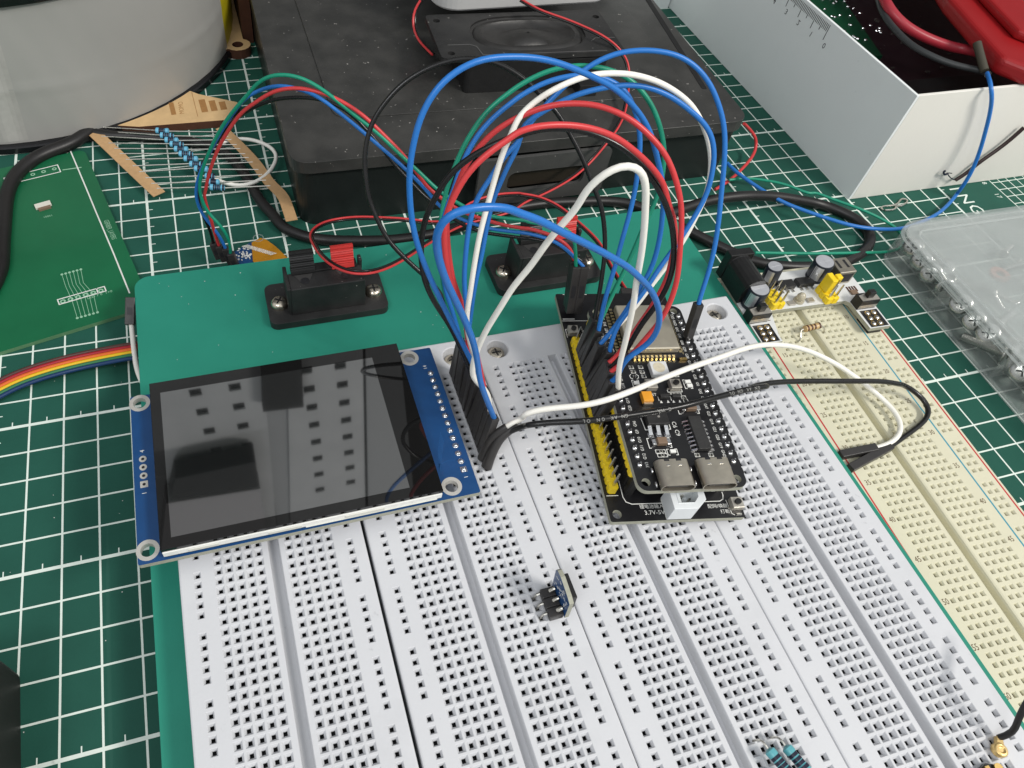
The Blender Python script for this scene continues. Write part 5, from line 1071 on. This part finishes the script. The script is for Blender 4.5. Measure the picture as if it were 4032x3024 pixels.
# rainbow ribbon cable
base = [Vector(p) for p in ([at('e', 1100, 1207, -15), at('e', 1050, 1213, -16), at('e', 900, 1240, -18), at('e', 760, 1265, -19.5), at('e', 520, 1318, -20.5), at('e', 250, 1395, -21.2), at('e', 100, 1452, -21.5), at('e', -60, 1530, -21.8), at('e', -260, 1640, -22)])]
base = smooth_path(base, 1.5, 5); rbn = thing('ribbon_cable', base[0], 'rainbow ribbon cable coming out from under the left edge of the teal plate', 'ribbon cable')
cols_ = [('brown', (.075, .030, .025)), ('red', (.33, .012, .022)), ('orange', (.66, .13, .02)), ('yellow', (.72, .44, .01)), ('green', (.03, .16, .06)), ('blue', (.008, .035, .11))]
for k, (nm, c_) in enumerate(cols_):
    Q = []
    for i, p in enumerate(base):
        d = (base[min(i+1, len(base)-1)]-base[max(i-1, 0)]).normalized(); sd = Vector((d.y, -d.x, 0)).normalized()
        if sd.y > 0: sd = -sd
        Q.append(p+sd*1.27*k)
    b = MB(); b.tube(Q, .68, 10); o = b.build('ribbon_wire', rib(c_, nm), rbn, smooth=True); o['label'] = nm+' wire of the ribbon'
# white lead with black plug at the plate's left edge
t = thing('jumper_wire', at('e', 1035, 1050, -14), 'white lead with a black plug standing against the left edge of the teal plate', 'jumper wire')
hous(t, at('e', 1030, 1065, -14), at('e', 1036, 850, -9), 3.0, side=(1, 0, 0)); cable('insulation', [Vector(at('e', 1040, 1060, -14)), Vector(at('e', 1052, 1180, -14.5)), Vector(at('e', 1068, 1320, -15)), Vector(at('e', 1090, 1440, -15.5)), Vector(at('e', 1150, 1560, -16))], .85, M_ww, parent=t, it=3)

# ================================================================== screw organiser
OF = frame((286.2, 41.5), -.8, -23.9)
og = thing('screw_organiser', OF(60, -50, 0), 'clear plastic organiser box with a lid holding loose screws, right edge of the photo', 'organiser box')
b = MB(); W_, L0 = 150, -150
b.prism(OF, rrect(0, L0, W_, 0, 9, 8), .1, 1.2)
b.prism(OF, rrect(0, L0, W_, 0, 9, 8), 1.2, 13.5, [rrect(1.3, L0+1.3, W_-1.3, -1.3, 7.8, 8)])
b.build('tray_body', M_clear, og)
b = MB()
for v in (-33, -68, -103): b.box(OF, 1.4, 22, v-.5, v+.5, 1.25, 12.6); b.box(OF, 23.2, 140, v-.5, v+.5, 1.25, 12.6)
b.box(OF, 22.0, 23.1, L0+2, -2, 1.25, 12.7); b.box(OF, 62, 63.1, L0+2, -2, 1.25, 12.7)
b.build('divider', M_clear, og)
b = MB(); b.prism(OF, rrect(-.5, L0-.5, W_+.5, .5, 9.5, 8), 13.6, 16.0, [rrect(1.0, L0+1, W_-1, -1.0, 8, 8)]); b.build('lid_rim', M_rim, og, bevel=.3)
b = MB(); b.prism(OF, rrect(1.1, L0+1.1, W_-1.1, -1.1, 7.9, 8), 14.6, 15.4); b.build('lid_panel', clear('frosted_lid', 'c4cac8', .20, .22), og)
b = MB(); b.box(OF, -1.6, -.52, -66, -15, 13.4, 16.2); b.build('lid_latch', M_rim, og, bevel=.3)
b = MB(); b.prism(OF, rrect(5.0, L0+5, W_-5, -5, 5, 6), 15.42, 16.0, [rrect(5.8, L0+5.8, W_-5.8, -5.8, 4.4, 6)]); b.build('lid_rib', M_rim, og)
def screw(label_, u, v, z, tilt, az, L=12, r=4.0):
    t = thing('screw', OF(u, v, z), label_, 'screw', 'loose screws inside the clear organiser'); a = math.radians(az); tl = math.radians(tilt)
    W = Vector((math.cos(a)*math.sin(tl), math.sin(a)*math.sin(tl), math.cos(tl))); Ud = Vector((0, 0, 1)).cross(W); Ud = Ud.normalized() if Ud.length > .05 else Vector((1, 0, 0)); Vd = W.cross(Ud); G = frame3(OF(u, v, z), Ud, Vd, W)
    b = MB(); b.lathe(G, 0, 0, [(r*.4, -1.6), (r, -.1), (r, .25), (r*.9, .6), (r*.5, .8)], 24); c_ = r*.5
    b.build('head', [M_scrn, M_blk], t, smooth=True)
    b = MB()
    for k in (0, 1):
        aa = .5+k*math.pi/2; du, dv_ = math.cos(aa), math.sin(aa); b.hexa(G, [(-c_*du-.3*dv_, -c_*dv_+.3*du, .7), (c_*du-.3*dv_, c_*dv_+.3*du, .7), (c_*du+.3*dv_, c_*dv_-.3*du, .7), (-c_*du+.3*dv_, -c_*dv_-.3*du, .7)], [(-c_*du-.3*dv_, -c_*dv_+.3*du, .84+.02*k), (c_*du-.3*dv_, c_*dv_+.3*du, .84+.02*k), (c_*du+.3*dv_, c_*dv_-.3*du, .84+.02*k), (-c_*du+.3*dv_, -c_*dv_-.3*du, .84+.02*k)])
    b.build('cross_slot', M_blk, t)
    b = MB(); pr = []; n = int(L/.35)
    for k in range(n+1): pr.append((r*.42+(.22 if k % 2 else -.05), -1.4-L*k/n))
    b.lathe(G, 0, 0, pr, 14); b.build('threaded_shaft', M_scrn, t, smooth=True)
sl = [(7, -8, 9, 62, 200, 'far corner, top'), (8, -14, 7.2, 60, 205, 'far corner, second'), (7.5, -21, 7, 55, 215, 'third from the far corner'), (13, -14, 6.5, 95, 70, 'lying behind the first heads'), (9, -29, 6, 70, 240, 'beside the first divider'), (15, -25, 5.4, 92, 150, 'lying by the first divider'),
      (6.5, -39, 8.5, 45, 210, 'first past the divider'), (13, -42, 5, 90, 120, 'lying flat past the divider'), (7, -47, 7.5, 50, 215, 'second past the divider'), (8, -53.5, 7.4, 48, 205, 'third past the divider'), (16, -50, 5.0, 88, 200, 'lying flat in the middle'), (10, -62, 5, 80, 300, 'at the second divider'), (17, -60, 6, 85, 40, 'lying crosswise near the second divider')]
for u, v, z, tl, az, tx_ in sl: screw('nickel screw in the clear organiser, '+tx_, u, v, z, tl, az, 9 if tl < 80 else 13)
for u, v, z, tl, az, tx_ in [(7, -72, 8, 50, 210, 'first in the third compartment'), (9, -80, 7, 60, 230, 'second in the third compartment'), (15, -76, 5, 88, 100, 'lying in the third compartment'), (12, -33.5+13, 9.5, 35, 190, 'on top of the far pile')]: screw('nickel screw in the clear organiser, '+tx_, u, v, z, tl, az, 10)
for i, (u, v) in enumerate(((28, -33.5),)):
    b = MB(); b.lathe(OF, u, v, [(2.2, 4.5), (3.6, 4.6), (3.6, 5.6), (2.2, 5.7)], 20) if False else b.ring(OF, u+4, v+4.2, 9.5, 10.8, 1.8, 3.8, 24)
    tag(b.build('washer', mat('pink_fibre', (.45, .22, .17), .6), None), 'pinkish ring washer inside the clear organiser', 'washer')
for i in range(12):
    u, v = random.uniform(27, 58), random.uniform(-62, -12); screw('small screw in the inner compartment of the organiser, one of a loose pile', u, v, 4.5, random.uniform(70, 95), random.uniform(0, 360), 7, 2.2)

# bent wire on the mat near the white box
b = MB(); z = -23.2
Q = [Vector(onz((3450+x/2.2113, 750+y/2.2113), z)) for x, y in ((60, 170), (35, 150), (60, 138), (170, 125), (210, 85), (235, 68), (275, 85), (262, 108), (205, 140), (175, 130), (160, 165), (75, 172))]
b.tube(smooth_path(Q, .8, 1), .42, 8); tag(b.build('paper_clip', M_tin, None, smooth=True), 'small bent metal paper clip lying on the mat in front of the white box', 'paper clip')

# black tool at the lower left
tb = thing('black_tool_case', (-60, -90, -23.9), 'black plastic case edge at the lower left corner of the photo', 'case')
TF = frame((-43.5, -49.5), 3, -23.9)
b = MB(); b.prism(TF, rrect(-70, -120, 0, 0, 3, 6), .1, 20); b.build('case_body', mat('matt_black_tool', (.022, .020, .019), .5, noise=.3), tb, bevel=1.6, seg=3)
b = MB(); b.box(TF, -6.6, -5.8, -110, -1.0, 19.9, 20.15); b.build('case_seam', M_hole, tb)

# slotted steel shelf above the desk: outside the frame, seen only as a reflection in the dark screen
sh = thing('storage_shelf', (40, 260, 400), 'grey slotted steel shelf above the desk, seen only mirrored in the dark screen', 'shelf')
YP = 260.0
def mir(x, y, yp=YP):
    # where the dark screen mirrors this view direction to, on the upright plane Y = yp
    q = (x*4032/2212, y*4032/2212); p = onz(q, 11.06); d = ray(q); d = Vector((d[0], d[1], -d[2])); t = (yp-p[1])/d[1]; p = p+d*t; return (p[0], p[2])
UPF = lambda u, v, w_: (u, YP+w_, v)
def qd(pts): return [mir(*p) for p in pts]
def slot(x, y, s=.85):
    c = mir(x, y); return [(c[0]-5.8*s, c[1]-5.8*s), (c[0]+5.8*s, c[1]-5.8*s), (c[0]+5.8*s, c[1]+5.8*s), (c[0]-5.8*s, c[1]+5.8*s)]
SA = [(422+15*k, 848+41.5*k) for k in range(4)]+[(507+9*k, 836+42*k) for k in range(4)]
SB = [(662+6.6*k-.35*k*k, 800+41*k-.6*k*k) for k in range(8)]+[(735+5*k-.25*k*k, 790+41.5*k-.8*k*k) for k in range(8)]
b = MB(); b.prism(UPF, qd([(300, 1230), (300, 780), (565, 760), (600, 1170)])[::1], 0, 1.5, [slot(*s_) for s_ in SA]); b.build('slotted_upright', M_shelf, sh, recalc=True)
b = MB(); b.prism(UPF, qd([(628, 1160), (620, 740), (783, 720), (790, 1140)]), 0, 1.5, [slot(*s_) for s_ in SB]); b.build('slotted_upright', M_shelf, sh, recalc=True)
b = MB(); b.prism(UPF, qd([(602, 1160), (570, 880), (655, 872), (632, 1160)]), 2, 3); b.prism(UPF, qd([(797, 1140), (790, 715), (860, 715), (900, 1120)]), 2, 3); b.build('shelf_side', mat('shelf_steel_grey', (.36, .37, .38), .6), sh, recalc=True)
b = MB(); b.prism(UPF, qd([(340, 1200), (355, 1040), (555, 1010), (580, 1165)]), -24, -4); b.build('hanging_box', mat('dim_grey_card', (.36, .35, .36), .7), sh, recalc=True)
b = MB(); b.prism(UPF, qd([(365, 1030), (375, 985), (545, 950), (552, 1005)]), -24, -4); b.prism(UPF, qd([(565, 870), (560, 730), (645, 722), (652, 860)]), -10, -2); b.build('box_shadow_and_dark_patch', M_shelfd, sh, recalc=True)  # first slab stands for the black shadow over the box, second a dark rectangle
b = MB(); b.prism(UPF, qd([(250, 1300), (250, 700), (950, 640), (1000, 1200)]), 30, 32); b.build('added_dark_backing', mat('dark_backing_sheet', (.05, .05, .05), .8), sh, recalc=True)  # dark sheet added behind the uprights so their slots mirror dark

# dust on the teal plate and the mat: a few specks
b = MB()
for i in range(60):
    if random.random() < .8: x, y, z = random.uniform(-4, 190), random.uniform(18, 66), -8.54
    else: x, y, z = random.uniform(-60, -12), random.uniform(-80, 60), -23.85
    if 30 < x < 76 and 34 < y < 56 and z > -10: continue
    r = random.uniform(.10, .22); b.cyl(ID, x, y, z, z+.05, r, r*.6, 6)
o = b.build('dust_specks', mat('dust', (.6, .6, .56), .8)); tag(o, 'scattered pale dust specks on the teal plate and mat', 'dust'); o['kind'] = 'stuff'
